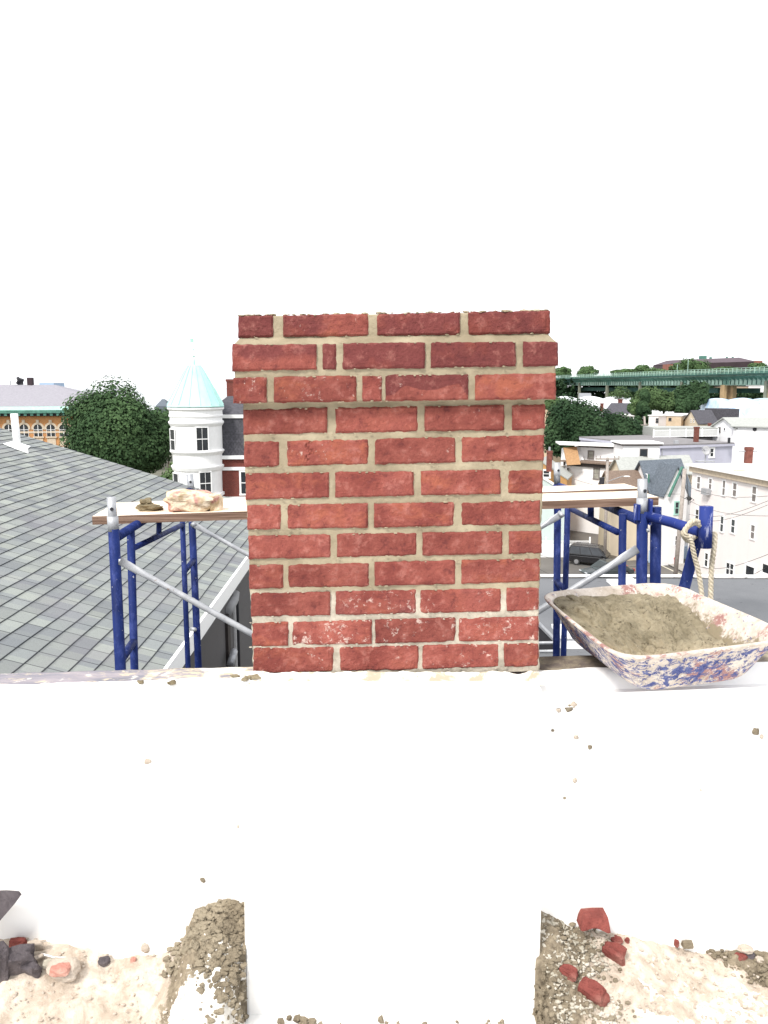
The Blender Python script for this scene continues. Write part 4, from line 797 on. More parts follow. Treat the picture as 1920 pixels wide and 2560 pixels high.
def house(name, label, A, B, depth, ze, zr=None, kind='flat', wall='whitewall', roof='whiteroof', over=.3, group=None, cornice=None, z0=0, cat='house', back=None):
    A3, B3 = Vector((A[0], A[1], 0)), Vector((B[0], B[1], 0)); d = (B3 - A3).normalized(); n = Vector((-d.y, d.x, 0)) * depth; W = (B3 - A3).length
    if back is not None: n = Vector((back[0], back[1], 0)) * depth
    c0 = (A3 + B3) / 2 + n / 2; root = empty(name, (c0.x, c0.y, z0), label, cat, group)
    q = [A3, B3, B3 + n, A3 + n]; m = MB(); bt = [v + Vector((0, 0, z0)) for v in q]; tp = [v + Vector((0, 0, ze)) for v in q]
    m.add(bt + tp, [(0, 1, 5, 4), (1, 2, 6, 5), (2, 3, 7, 6), (3, 0, 4, 7)])
    nn = n.normalized(); th = .16
    if kind == 'across':      # gable faces the camera
        for base in (A3, A3 + n): m.add([base + Vector((0, 0, ze)), base + d * W + Vector((0, 0, ze)), base + d * (W / 2) + Vector((0, 0, zr))], [(0, 1, 2)])
    elif kind == 'along':
        for base in (A3, B3): m.add([base + Vector((0, 0, ze)), base + n + Vector((0, 0, ze)), base + n / 2 + Vector((0, 0, zr))], [(0, 1, 2)])
    m.build('wall', M[wall], root); r = MB()
    if kind == 'flat':
        a = [v + Vector((0, 0, ze)) for v in (A3 - d * over - nn * over, B3 + d * over - nn * over, B3 + n + d * over + nn * over, A3 + n - d * over + nn * over)]
        r.hexa(a, [v + Vector((0, 0, th)) for v in a])
    elif kind == 'across':
        sl = (zr - ze) / (W / 2); o_ = over
        for sg in (0, 1):
            e0 = (A3 - d * o_) if sg == 0 else (B3 + d * o_); rd = A3 + d * (W / 2); pts = [e0 - nn * o_ + Vector((0, 0, ze - o_ * sl)), rd - nn * o_ + Vector((0, 0, zr)), rd + n + nn * o_ + Vector((0, 0, zr)), e0 + n + nn * o_ + Vector((0, 0, ze - o_ * sl))]
            r.hexa([p + Vector((0, 0, .01)) for p in pts], [p + Vector((0, 0, th)) for p in pts])
    else:
        sl = (zr - ze) / (depth / 2); o_ = over
        for sg in (0, 1):
            e0 = (A3 - nn * o_) if sg == 0 else (A3 + n + nn * o_); rd = A3 + n / 2; L = d * (W + 2 * o_); pts = [e0 - d * o_ + Vector((0, 0, ze - o_ * sl)), e0 - d * o_ + L + Vector((0, 0, ze - o_ * sl)), rd - d * o_ + L + Vector((0, 0, zr)), rd - d * o_ + Vector((0, 0, zr))]
            r.hexa([p + Vector((0, 0, .01)) for p in pts], [p + Vector((0, 0, th)) for p in pts])
    ro_ = r.build('roof', M[roof], root)
    if cornice:
        c = MB(); a = [v + Vector((0, 0, ze - cornice[1])) for v in (A3 - d * .22 - nn * .22, B3 + d * .22 - nn * .22, B3 + n + d * .22, A3 + n - d * .22)]; c.hexa(a, [v + Vector((0, 0, cornice[1] - .01)) for v in a]); c.build('cornice', M[cornice[0]], root)
    return root, Fac(A, B, root), Fac((q[3].x, q[3].y), A, root), Fac(B, (q[2].x, q[2].y), root), ro_
def box_at(px0, px1, py0, py1, D, dep, name, mat, parent, extra=None):
    a, b = P(px0, py1, D), P(px1, py0, D); m = MB(); m.box(((a.x + b.x) / 2, D + dep / 2, (a.z + b.z) / 2), (b.x - a.x, dep, b.z - a.z))
    if extra: extra(m, a, b, D)
    return m.build(name, M[mat], parent)
# white and tan attic house (left end) --------------------------------------------------
D1 = 92
hA, fA, _, _, _ = house('white_house', 'white two storey house with tan side roof and long dark eave behind the plank', xy(1422, 94), xy(1568, 89), 9, zz(1500, 1160, 91), wall='whitewall', roof='brownroof', over=.5, cornice=('darktrim', .45))
m = MB(); a = [Vector((*xy(1457, 95), 0)), Vector((*xy(1570, 91), 0))]; n_ = Vector((.05, 1, 0)).normalized() * 3.6; q = [a[0], a[1], a[1] + n_, a[0] + n_]
z0_, z1_ = zz(1500, 1158, 92), zz(1500, 1119, 92)
m.hexa([v + Vector((0, 0, z0_)) for v in q], [v + Vector((0, 0, z1_)) for v in q]); m.build('attic_storey', M['whitewall'], hA)
m = MB(); q2 = [a[0] + Vector((-2.6, -.4, 0)), a[1] + Vector((.3, -.5, 0)), a[1] + n_, a[0] + n_ - Vector((2.4, 0, 0))]; m.hexa([v + Vector((0, 0, z1_ + .12)) for v in q2], [v + Vector((0, 0, z1_ + .30)) for v in q2]); m.build('attic_roof', M['whiteroof'], hA)
m = MB(); q2 = [a[0] + Vector((-.2, -.3, 0)), a[1] + Vector((.1, -.3, 0)), a[1] + n_, a[0] + n_]; m.hexa([v + Vector((0, 0, z1_ - .12)) for v in q2], [v + Vector((0, 0, z1_ + .12)) for v in q2]); m.build('dark_eave', M['darktrim'], hA)
m = MB(); pA = [P(1409, 1119, 94.6), P(1442, 1117, 94.6), P(1452, 1161, 91.6), P(1418, 1163, 92.0)]; m.add(pA + [p + Vector((0, .3, 0)) for p in pA], [(3, 2, 1, 0), (4, 5, 6, 7), (0, 1, 5, 4), (1, 2, 6, 5), (2, 3, 7, 6), (3, 0, 4, 7)]); m.build('tan_side_roof', M['tanroof'], hA)
m = MB(); pA = [P(1409, 1119, 95.6), P(1442, 1117, 95.6), P(1452, 1158, 92.9), P(1460, 1158, 95.2), P(1456, 1118, 95.6)]; m.add([P(1442, 1117, 95.45), P(1456, 1118, 95.2), P(1460, 1160, 94.0), P(1451, 1160, 92.65)], [(0, 3, 2, 1)]); m.add([P(1404, 1122, 96.2), P(1409, 1118, 95.5), P(1418, 1163, 93.0), P(1401, 1166, 96)], [(0, 3, 2, 1)]); m.add([P(1401, 1166, 96), P(1422, 1165, 94), P(1426, 1250, 94), P(1400, 1250, 96)], [(0, 3, 2, 1)]); m.build('gable_wall', M['whitewall'], hA)
fa2 = Fac((a[0].x, a[0].y), (a[1].x, a[1].y), hA); fa2.win(1472, 1129, 1483, 1145, 'winframe', 'glasslit', .14)
fA.win(1486, 1172, 1497, 1196, 'winframe', 'glasslit', .14)
fg = Fac(xy(1400, 96), xy(1424, 94), hA); fg.win(1404, 1168, 1410, 1181, 'winframe', 'glass', .08); fg.win(1418, 1171, 1421, 1188, 'winframe', 'glass', .08)
# white box extension
hB, fB, _, _, _ = house('white_block', 'plain white flat topped block with one square window right of the tan side roof', xy(1565, 88), xy(1658, 88), 3.6, zz(1600, 1110, 88), roof='whiteroof', cornice=('darktrim', .18))
fB.win(1600, 1123, 1618, 1141, 'winframe', 'glass', .05, sash=False)
# lavender building with roof terrace
hC, fC, _, _, _ = house('lavender_house', 'lavender clapboard block with grey flat roof and white terrace railing', xy(1656, 99), xy(1842, 103), 17, zz(1740, 1112, 101), wall='lavwall', roof='flatgrey', cornice=('lavwall', .3), over=.15)
fC.win(1776, 1122, 1783, 1141, 'wframe', 'glass', .22); zC = zz(1740, 1112, 101) + .16
m = MB(); pp = [G(1631, 1106, zC), G(1640, 1098, zC), G(1802, 1098, zC)]; m = MB()
ra, rb = Vector((*xy(1640, 113), zC)), Vector((*xy(1803, 115), zC)); L = (rb - ra).length; nb_ = 60
for z_ in (.08, 1.0): m.tube(ra + Vector((0, 0, z_)), rb + Vector((0, 0, z_)), .04, 6)
for k in range(nb_ + 1): p = ra.lerp(rb, k / nb_); m.box(p + Vector((0, 0, .5)), (.045, .045, 1.0))
for k in range(5): p = ra.lerp(rb, k / 4); m.box(p + Vector((0, 0, .6)), (.13, .13, 1.2))
m.build('terrace_railing', M['whitetrim'], hC)
m = MB(); m.box((*xy(1745, 119), zC + .55), (14, 5, 1.3)); m.build('terrace_hut', M['paleroof'], hC)
def chimney_at(px, pytop, pybot, wpx, D, label, parent=None, pots=True):
    a, b = P(px, pytop, D), P(px, pybot, D); w_ = wpx / F * D; root = empty('chimney_stack', (b.x, D, b.z), label, 'chimney') if parent is None else None
    m = MB(); m.box((a.x, D, (a.z + b.z) / 2 - .3), (w_, w_, a.z - b.z + .6)); m.box((a.x, D, a.z - .1), (w_ * 1.18, w_ * 1.18, .22)); o = m.build('chimney', M['chim'], parent if parent else root)
    return o
chimney_at(1742, 1067, 1104, 10, 104, '', hC)
# far white gable house with grey roof at the right edge
hD, fD, _, _, _ = house('gable_house', 'white gable end house with pale grey roof at the right frame edge', xy(1790, 118), xy(1846, 112), 14, zz(1818, 1068, 115), zz(1818, 1046, 115), kind='across', wall='whitewall', roof='paleroof', over=.3)
fD.win(1797, 1069, 1801, 1081, 'winframe', 'glass', .08); fD.win(1810, 1070, 1814, 1076, 'wframe', 'glass', .06, sash=False)
hD2, fD2, _, _, _ = house('long_house', 'long white house with broad pale grey roof and round gable vent at right', xy(1842, 112), xy(1990, 108), 10, zz(1880, 1068, 110), zz(1880, 1048, 117), kind='along', wall='whitewall', roof='paleroof', over=.4)
u, z_ = fD2.uv(1887, 1073); m = MB(); c = fD2.pt(u, z_, .03); m.path([c, c + fD2.n * .06], .26, 16); m.build('round_vent', M['iron'], hD2)
chimney_at(1774, 1058, 1086, 6, 121, '', hC)
# tan blocks
hE, fE, _, _, _ = house('tan_block', 'tan flat roofed block with one small window below the far trees', xy(1650, 150), xy(1708, 148), 12, zz(1680, 1040, 149), wall='tanwall', roof='whiteroof', over=.15); fE.win(1672, 1045, 1678, 1052, 'winframe', 'glass', .06, sash=False)
hE2, fE2, _, _, _ = house('pinkish_annex', 'narrow pinkish annex with a tall window left of the tan block', xy(1626, 149), xy(1650, 147.5), 10, zz(1638, 1040, 148), wall='pinkwall', roof='whiteroof', over=.15); fE2.win(1640, 1046, 1646, 1057, 'winframe', 'glass', .06)
m = MB(); m.box((*xy(1625, 128), zz(1625, 1090, 128) / 2), (20, 20, zz(1625, 1080, 128))); o = m.build('warehouse', M['flatgrey'], origin=(*xy(1625, 128), 0)); tag(o, 'low dark grey flat roof between the dark tree and the white block', 'building')
m = MB(); m.box((*xy(1665, 122), zz(1665, 1072, 122) / 2), (9, 6, zz(1665, 1072, 122))); m.build('rooftop_cabin', M['whiteroof'], o) if False else None
# dark gable house
hF, fF, fFl, _, _ = house('dark_roof_house', 'cream gable house with steep dark slate roof and white skylight', xy(1714, 151), xy(1752, 143), 4.5, zz(1733, 1058, 146), zz(1733, 1028, 146), kind='across', wall='creamwall', roof='slateroof', over=.2, back=(.93, .37))
fF.win(1727, 1047, 1729, 1056, 'wframe', 'glass', .05); fF.win(1734, 1047, 1736, 1056, 'wframe', 'glass', .05)
# church like dark roof far left of the viaduct pillars
hG, fG, _, _, _ = house('slate_roof_house', 'white gabled house with long purple slate roof in front of the tarpaulin', xy(1512, 190), xy(1588, 186), 12, zz(1550, 1037, 188), zz(1550, 1009, 194), kind='along', wall='whitewall', roof='slateroof', over=.3)
chimney_at(1505, 1008, 1024, 7, 190, '', hG); chimney_at(1551, 998, 1010, 9, 195, '', hG)
hG2, _, _, _, _ = house('white_row_house', 'small white row house half hidden by the conifer', xy(1548, 165), xy(1600, 163), 8, zz(1570, 1040, 164), wall='whitewall', roof='whiteroof')
hG3, _, _, _, _ = house('tan_row_house', 'small tan block between the chimney and the dark tree', xy(1340, 165), xy(1382, 163), 8, zz(1370, 1020, 164), wall='tanwall', roof='whiteroof')
# ochre house
hL, fL, _, _, _ = house('ochre_house', 'ochre gable house with white trimmed window beside the brick chimney', xy(1287, 90), xy(1426, 88), 5, zz(1370, 1196, 89), zz(1357, 1153, 89), kind='across', wall='ochrewall', roof='paleroof', over=.12)
fL.win(1359, 1177, 1373, 1192, 'wframe', 'glass', .18)
chimney_at(1374, 1127, 1165, 12, 87, '', hL)
m = MB(); p = P(1374, 1122, 87); m.tube(p - Vector((0, 0, .4)), p + Vector((0, 0, .2)), .12, 8); m.build('flue_cap', M['galv'], hL)
# pale roof house, brown roof house
hH, fH, _, _, _ = house('pale_roof_house', 'cream gable house with pale grey roof behind the brown roof', xy(1536, 90), xy(1570, 84), 9, zz(1553, 1182, 87), zz(1553, 1146, 87), kind='across', wall='creamwall', roof='paleroof', over=.35, back=(.95, .31))
hI, fI, _, _, _ = house('brown_roof_house', 'small cream house under a brown shingle roof behind the plank end', xy(1512, 84), xy(1540, 76), 7.5, zz(1526, 1222, 80), zz(1526, 1181, 80), kind='across', wall='creamwall', roof='brownroof', over=.25, back=(.95, .31))
# blue grey gable house
hJ, fJ, _, fJr, _ = house('blue_grey_house', 'tall white gable house with steep blue grey roof and green shutters', xy(1583, 84), xy(1648, 76), 5.0, zz(1616, 1230, 80), zz(1616, 1155, 80), kind='across', wall='whitewall', roof='bluegreyroof', over=.35, back=(.90, .435))
fJ.win(1612, 1186, 1618, 1210, 'wframe', 'glass', .1)
m = MB(); u0, z0_ = fJ.uv(1620, 1212); u1, z1_ = fJ.uv(1624, 1186); fJ.quad(m, u0, u0 + .35, z0_, z1_, 0, .06); m.build('shutter', M['copper'], hJ)
chimney_at(1618, 1151, 1160, 6, 83, '', hJ)
fJr.winm(2.0, 2.8, 3.2, 4.8); fJr.winm(.8, 1.6, 5.6, 7.0)
m = MB(); fJr.quad(m, -.2, 5, 0, 1.2, 0, .3); m.build('blue_base', M['farblue'], hJ)
hJ2, fJ2, _, _, _ = house('dormer_block', 'narrow white gable wing with green slate verge against the utility pole', xy(1676, 74.5), xy(1735, 75), 3, zz(1676, 1236, 75), zz(1706, 1168, 75), kind='across', wall='whitewall', roof='bluegreyroof', over=.12)
m = MB(); m.path([P(1672, 1242, 74.3), P(1706, 1167, 74.4)], .13, 6); m.build('verge_board', M['copper'], hJ2)
fJ2.win(1688, 1256, 1696, 1284, 'copperlt', 'glass', .14); fJ2.win(1688, 1340, 1693, 1362, 'wframe', 'glass', .06)
# the long off white three storey block on the right
b0_ = G(1716, 1428); pK = (b0_.x, b0_.y); r1_ = math.tan(R(6.7)); hk = H + (P(1716, 1165, b0_.y).z - H); DKr = (H - hk) / -((ray(1920, 1200).z) / ray(1920, 1200).y); pr = P(1920, 1200, DKr)
dK = (Vector((pr.x, pr.y)) - Vector(pK)); pK2 = (pK[0] + dK.x * 1.9, pK[1] + dK.y * 1.9)
hK, fK, _, _, _ = house('apartment_block', 'long off white three storey block with white flat roof at right', pK, pK2, 13, hk, wall='pinkwall', roof='whiteroof', over=.45, cornice=('stone', .5), cat='building')
for (x0, y0, x1, y1) in [(1743.5, 1192, 1751, 1222), (1773, 1197, 1780, 1222), (1807, 1202, 1813.5, 1238), (1833, 1208, 1842, 1241), (1881, 1217, 1891, 1254), (1739.5, 1274, 1747, 1302), (1802, 1291, 1809, 1329), (1829, 1299, 1837.5, 1332), (1878, 1313, 1887, 1347), (1763, 1383, 1770, 1416), (1816.5, 1407, 1824, 1436), (1826, 1410, 1834, 1438)]:
    fK.win(x0, y0, x1, y1, 'wframe', 'glass' if y0 > 1260 and x0 < 1870 else 'winframe', .10)
for (x0, y0, x1, y1) in [(1865, 1416, 1886, 1440), (1907, 1412, 1930, 1434)]: fK.win(x0, y0, x1, y1, 'wframe', 'glass', .2, sash=False)
u, z_ = fK.uv(1772, 1228); m = MB(); fK.quad(m, u - .5, u + .4, z_ - .3, z_ + .25, 0, .45); m.build('air_conditioner', M['galv'], hK)
a_ = G(1870, 1158, hk + .16); m = MB(); w_ = .56; m.box((a_.x, a_.y, hk + .85), (w_, w_, 1.6)); m.box((a_.x, a_.y, hk + 1.5), (w_ * 1.12, w_ * 1.12, .22)); m.build('chimney', M['chim'], hK)
m = MB(); m.tube((a_.x - .9, a_.y + .1, hk + 1.25), (a_.x + .8, a_.y + .1, hk + 1.25), .06, 8); m.build('metal_duct', M['galv'], hK)
a_ = G(1762, 1155, hk + .16); ds = empty('satellite_dish', (a_.x, a_.y, hk + .16), 'grey satellite dish standing on the white flat roof', 'satellite dish')
m = MB(); m.lathe((0, 0, 0), [(0.02, 0), (.17, .03), (.32, .09), (.44, .18), (.45, .19), (.32, .12), (.17, .05), (0.02, .02)], 20)
m.v = [tuple(Vector((a_.x, a_.y, hk + 1.2)) + Matrix.Rotation(R(75), 3, 'X') @ Matrix.Rotation(R(10), 3, 'Y') @ Vector(v)) for v in m.v]; m.build('dish', M['greypanel'], ds, smooth=True)
m = MB(); m.tube((a_.x, a_.y, hk + .16), (a_.x + .1, a_.y, hk + 1.3), .05, 8); m.box((a_.x, a_.y, hk + .22), (1.6, .7, .1)); m.tube((a_.x - .0, a_.y, hk + 1.2), (a_.x - .6, a_.y - .5, hk + 1.6), .03, 6); m.build('mast', M['galv'], ds)
for (px, py, zl, fcx, dims, mt, lab, rt) in ((1690, 1109, zC, None, (.5, .5, .4), 'galv', 'roof_vent', hC), (1822, 1108, zC, None, (.25, .25, .7), 'iron', 'roof_vent', hC), (1850, 1178, hk + .16, None, (.9, .5, .08), 'tanwall', 'roof_patch', hK), (1905, 1172, hk + .16, None, (.16, .16, .5), 'whitetrim', 'roof_vent', hK)):
    g = G(px, py, zl); m = MB(); m.box((g.x, g.y, zl + dims[2] / 2), dims); m.build(lab, M[mt], rt)
for f_, u_, z0_, z1_, rt in ((fA, .3, 0, 5.6, hA), (fC, .4, 0, zC - .4, hC), (fC, 7.2, 0, zC - .4, hC), (fJ, .15, 0, 5, hJ), (fB, .1, 0, 8, hB)):
    m = MB(); f_.quad(m, u_, u_ + .09, z0_, z1_, .02, .11); m.build('downspout', M['stone' if f_ is fK else 'galv'], rt)
# pale aqua house and white fence, cream house up the street
g = G(1400, 1393); hM, fM, _, _, _ = house('aqua_house', 'pale aqua clapboard house behind the white fence and parked cars', xy(1190, 80.5), xy(1437, 80), 6, zz(1437, 1240, 80), zz(1313, 1168, 80), kind='across', wall='aquawall', roof='whiteroof', over=.1)
fc = empty('white_fence', (g.x, g.y, 0), 'white vinyl fence with lattice top behind the black car', 'fence'); m = MB(); fy = G(1400, 1393).y
x0_, x1_ = P(1300, 1393, fy).x, P(1473, 1393, fy).x; zt = P(1473, 1352, fy).z; m.box(((x0_ + x1_) / 2, fy, (zt - .35) / 2), (x1_ - x0_, .06, zt - .35)); m.build('fence_panel', M['whitetrim'], fc)
m = MB(); m.box(((x0_ + x1_) / 2, fy, zt - .03), (x1_ - x0_, .07, .07))
xx = x0_
while xx < x1_ - .3: m.tube((xx, fy, zt - .36), (xx + .3, fy, zt - .04), .015, 4); m.tube((xx + .3, fy, zt - .36), (xx, fy, zt - .04), .015, 4); xx += .15
m.build('lattice', M['whitetrim'], fc)
for k in range(4): m = MB(); xk = x1_ - k * 2.2; m.box((xk, fy, (zt + .25) / 2), (.14, .14, zt + .25)); m.lathe((xk, fy, zt + .25), [(.09, 0), (.1, .04), (.02, .16)], 8); m.build('fence_post', M['whitetrim'], fc)
hN, fN, _, _, _ = house('cream_house', 'cream house with a row of dark shuttered windows up the street', xy(1500, 108), xy(1562, 98), 8, zz(1530, 1250, 103), wall='creamwall', roof='whiteroof')
for k in range(5): fN.win(1521 + k * 5, 1280, 1523.5 + k * 5, 1292 + k * 1.5, 'winframe', 'glass', .05)
box_at(1489, 1503, 1270, 1301, 106, 5, 'garage_wing', 'brownroof', hN)
# pavements
sheet('pavement', [(b0_.x - 1.9, b0_.y + 14), (b0_.x - .1, b0_.y + 14), (pK2[0] - .1, pK2[1]), (pK2[0] - 1.9, pK2[1])], .12, M['concrete'])
# ------------------------------------------------------------------ left: turret house
DT = 60.; cx = P(489, 1018, DT + 2.1).x; cy = DT + 2.15; tz = lambda py: P(489, py, DT).z; rpx = lambda w_: w_ / 2 / F * DT * 1.0
th_ = empty('brick_turret_house', (cx + 3, cy + 3, 0), 'red brick mansard house with round white corner turret and seafoam roof', 'house')
t_ = MB(); zs = lambda a: tz(a)
prof = [(rpx(122), 0), (rpx(122), zs(1248)), (rpx(132), zs(1246)), (rpx(132), zs(1240)), (rpx(122), zs(1238)), (rpx(122), zs(1182)), (rpx(128), zs(1180)), (rpx(134), zs(1172)), (rpx(134), zs(1169)), (rpx(125), zs(1167)), (rpx(125), zs(1142)), (rpx(129), zs(1139)), (rpx(138), zs(1133)), (rpx(138), zs(1130)), (rpx(129), zs(1127)), (rpx(129), zs(1068)), (rpx(133), zs(1066)), (rpx(140), zs(1060)), (rpx(140), zs(1056)), (rpx(132), zs(1054)), (rpx(132), zs(1046)), (rpx(137), zs(1043)), (rpx(137), zs(1040)), (rpx(134), zs(1038)), (rpx(134), zs(1028)), (rpx(143), zs(1024)), (rpx(143), zs(1020)), (.1, zs(1019))]
t_.lathe((cx, cy, 0), prof, 48); tu = t_.build('turret', M['whitetrim'], th_)
m = MB(); m.lathe((cx, cy, 0), [(rpx(144), zs(1019)), (rpx(146), zs(1017)), (rpx(142), zs(1013)), (rpx(112), zs(985)), (rpx(80), zs(955)), (rpx(50), zs(927)), (rpx(31), zs(912)), (rpx(28), zs(911)), (.05, zs(910.5))], 16)
for k in range(16):
    an = 2 * math.pi * k / 16; pts = [(rpx(143), zs(1013)), (rpx(113), zs(985)), (rpx(81), zs(955)), (rpx(51), zs(927)), (rpx(31), zs(912))]; m.path([(cx + r_ * math.cos(an), cy + r_ * math.sin(an), z_ + .02) for r_, z_ in pts], .03, 5)
m.build('turret_roof', M['turretroof'], tu)
m = MB(); m.tube((cx, cy, zs(911)), (cx, cy, zs(893)), rpx(7), 10, r1=.03); m.tube((cx, cy, zs(893)), (cx, cy, zs(842)), .022, 6); m.lathe((cx, cy, zs(888)), [(.02, -.1), (.09, 0), (.02, .1)], 8); m.tube((cx - .38, cy, zs(871)), (cx + .38, cy, zs(871)), .02, 5); m.tube((cx, cy - .3, zs(871)), (cx, cy + .3, zs(871)), .02, 5); m.box((cx - .12, cy, zs(847)), (.24, .02, .28)); m.build('weather_vane', M['copperlt'], tu)
def twin(px, y0, y1, wpx, vb=True, pane='glass'):
    r_ = rpx(129 if y0 < 1150 else 122); sx_ = max(-.97, min(.97, (px - 489) / F * (DT) / r_)); an = math.asin(sx_); dv = Vector((math.sin(an), -math.cos(an), 0)); c = Vector((cx, cy, 0)) + dv * r_; s_ = Vector((math.cos(an), math.sin(an), 0)); f = Fac((c - s_ * .42)[:2], (c + s_ * .42)[:2], tu)
    f.winm(0, .84, tz(y1), tz(y0), 'wframe', pane, .08, True, vb)
twin(437, 1076, 1128, 12, False); twin(516, 1070, 1127, 27); twin(441, 1188, 1240, 12, False); twin(519, 1183, 1238, 27)
# brick wing: facade seen right of the turret, running behind the chimney
W0 = (cx + .8, cy + .3); W1 = (cx + 12, cy + 1.2); fw_ = Fac(W0, W1, th_); zf = lambda py: P(585, py, cy + .6).z
def slab(z0_, z1_, o, name, mat, dep=9):
    m = MB(); m.hexa([fw_.pt(0, z0_, o), fw_.pt(11, z0_, o), fw_.pt(11, z0_, -dep), fw_.pt(0, z0_, -dep)], [fw_.pt(0, z1_, o), fw_.pt(11, z1_, o), fw_.pt(11, z1_, -dep), fw_.pt(0, z1_, -dep)]); return m.build(name, M[mat], th_)
slab(0, zf(1147), 0, 'brick_wall', 'redwall'); slab(zf(1147), zf(1138), .22, 'cornice', 'whitetrim'); 
for (a, b) in ((1175, 1167), (1247, 1241)): m = MB(); fw_.quad(m, 0, 11, zf(a), zf(b), 0, .1); m.build('string_course', M['whitetrim'], th_)
m = MB(); [fw_.quad(m, k * .42 + .1, k * .42 + .28, zf(1155), zf(1151), 0, .06) for k in range(24)]; m.build('dentil_band', M['redwall'], th_)
def mk_scallop():
    t = NT('scalloped_slate'); b = t.n('ShaderNodeTexBrick'); b.inputs['Scale'].default_value = 1.; b.inputs['Brick Width'].default_value = .26; b.inputs['Row Height'].default_value = .2; b.inputs['Mortar Size'].default_value = .018; b.inputs['Color1'].default_value = (.060, .070, .066, 1); b.inputs['Color2'].default_value = (.085, .095, .09, 1); b.inputs['Mortar'].default_value = (.03, .035, .035, 1)
    mp = t.n('ShaderNodeMapping'); mp.inputs['Rotation'].default_value = (R(90), 0, 0); t.l(t.co(), mp.inputs[0]); t.l(mp.outputs[0], b.inputs['Vector']); return t.out(b.outputs[0], .8)
M['scallop'] = mk_scallop()
m = MB(); m.hexa([fw_.pt(0, zf(1138), .1), fw_.pt(11, zf(1138), .1), fw_.pt(11, zf(1138), -9), fw_.pt(0, zf(1138), -9)], [fw_.pt(0, zf(1046), -.7), fw_.pt(11, zf(1046), -.7), fw_.pt(11, zf(1046), -8), fw_.pt(0, zf(1046), -8)]); mn = m.build('mansard', M['scallop'], th_)
m = MB()   # real scalloped butts proud of the slope
rows = 14
for r_ in range(rows):
    zz_ = lerp(zf(1138), zf(1046), (r_ + .2) / rows); of = lerp(.1, -.7, (r_ + .2) / rows) + .03
    for k in range(20):
        u = .0 + k * .26 + (.13 if r_ % 2 else 0); c = fw_.pt(u, zz_, of); m.add([c + fw_.d * (.12 * math.cos(t)) + Vector((0, 0, .12 * math.sin(t))) for t in [math.pi + math.pi * q / 6 for q in range(7)]] + [c + fw_.d * .12 + Vector((0, 0, .12)) - fw_.n * .04, c - fw_.d * .12 + Vector((0, 0, .12)) - fw_.n * .04], [tuple(range(9))])
m.build('scallops', M['slateroof'], mn)
slab_ = MB(); slab_.hexa([fw_.pt(0, zf(1046), -.55), fw_.pt(11, zf(1046), -.55), fw_.pt(11, zf(1046), -8), fw_.pt(0, zf(1046), -8)], [fw_.pt(0, zf(1037), -.5), fw_.pt(11, zf(1037), -.5), fw_.pt(11, zf(1037), -8), fw_.pt(0, zf(1037), -8)]); slab_.build('upper_cornice', M['whitetrim'], th_)
m = MB(); m.hexa([fw_.pt(-.4, zf(1037), -.6), fw_.pt(11, zf(1037), -.6), fw_.pt(11, zf(1037), -8), fw_.pt(-.4, zf(1037), -8)], [fw_.pt(1.2, zf(992), -3.6), fw_.pt(8, zf(985), -3.6), fw_.pt(8, zf(985), -5), fw_.pt(1.2, zf(992), -5)]); m.build('upper_roof', M['slateroof'], th_)
fw_.win(603, 1180, 622, 1234, 'wframe', 'glass', .14)
p = P(585, 948, cy + 5); m = MB(); m.box((p.x, cy + 5, p.z - 1.2), (1.1, .9, 2.4)); m.box((p.x, cy + 5, p.z - .1), (1.22, 1.0, .2)); m.build('chimney', M['redwall'], th_)
# ------------------------------------------------------------------ left: orange building
DO = 150.; ob = empty('orange_institution', (P(100, 1000, 160).x, 160, 0), 'orange brick building with arched windows under a lavender hipped roof', 'building')
oA, oB = (P(-260, 1000, 147).x, 147.), (P(300, 1000, 155).x, 155.); fO = Fac(oA, oB, ob); LO = (Vector(oB) - Vector(oA)).length; ze_ = P(100, 1041, 150).z
m = MB(); fO.quad(m, 0, LO, 0, ze_, -30, 0); m.build('wall', M['orangewall'], ob)
m = MB(); fO.quad(m, -1, LO + 1, ze_, ze_ + .55, -31, .7); m.build('dark_soffit', M['iron'], ob)
m = MB(); [fO.quad(m, k * 1.15, k * 1.15 + .5, ze_ + .1, ze_ + .62, .6, 1.1) for k in range(int(LO / 1.15))]; m.build('bracket_row', M['copper'], ob)
m = MB(); fO.quad(m, -1.3, LO + 1.3, ze_ + .56, ze_ + 1.15, -31, 1.25); m.build('gutter', M['copper'], ob)
zt_ = P(60, 962, 165).z
def rf(m, za, zb, u0, u1, o0, U0, U1, O0, O1): m.add([fO.pt(u0, za, o0), fO.pt(u1, za, o0), fO.pt(u1, za, -31), fO.pt(u0, za, -31), fO.pt(U0, zb, O0), fO.pt(U1, zb, O0), fO.pt(U1, zb, O1), fO.pt(U0, zb, O1)], [(0, 1, 5, 4), (1, 2, 6, 5), (2, 3, 7, 6), (3, 0, 4, 7), (4, 5, 6, 7)])
uR, _ = fO.uv(205, 1020)
m = MB(); rf(m, ze_ + 1.151, ze_ + 1.75, -1.2, LO + 1.2, 1.2, -.4, LO - .2, .0, -30); m.build('roof_skirt', M['copperlt'], ob)
uP, _ = fO.uv(98, 962); m = MB(); rf(m, ze_ + 1.76, zt_ , -.4, LO - .2, .0, 5, uP, -14, -16); m.build('roof', M['lavroof'], ob)
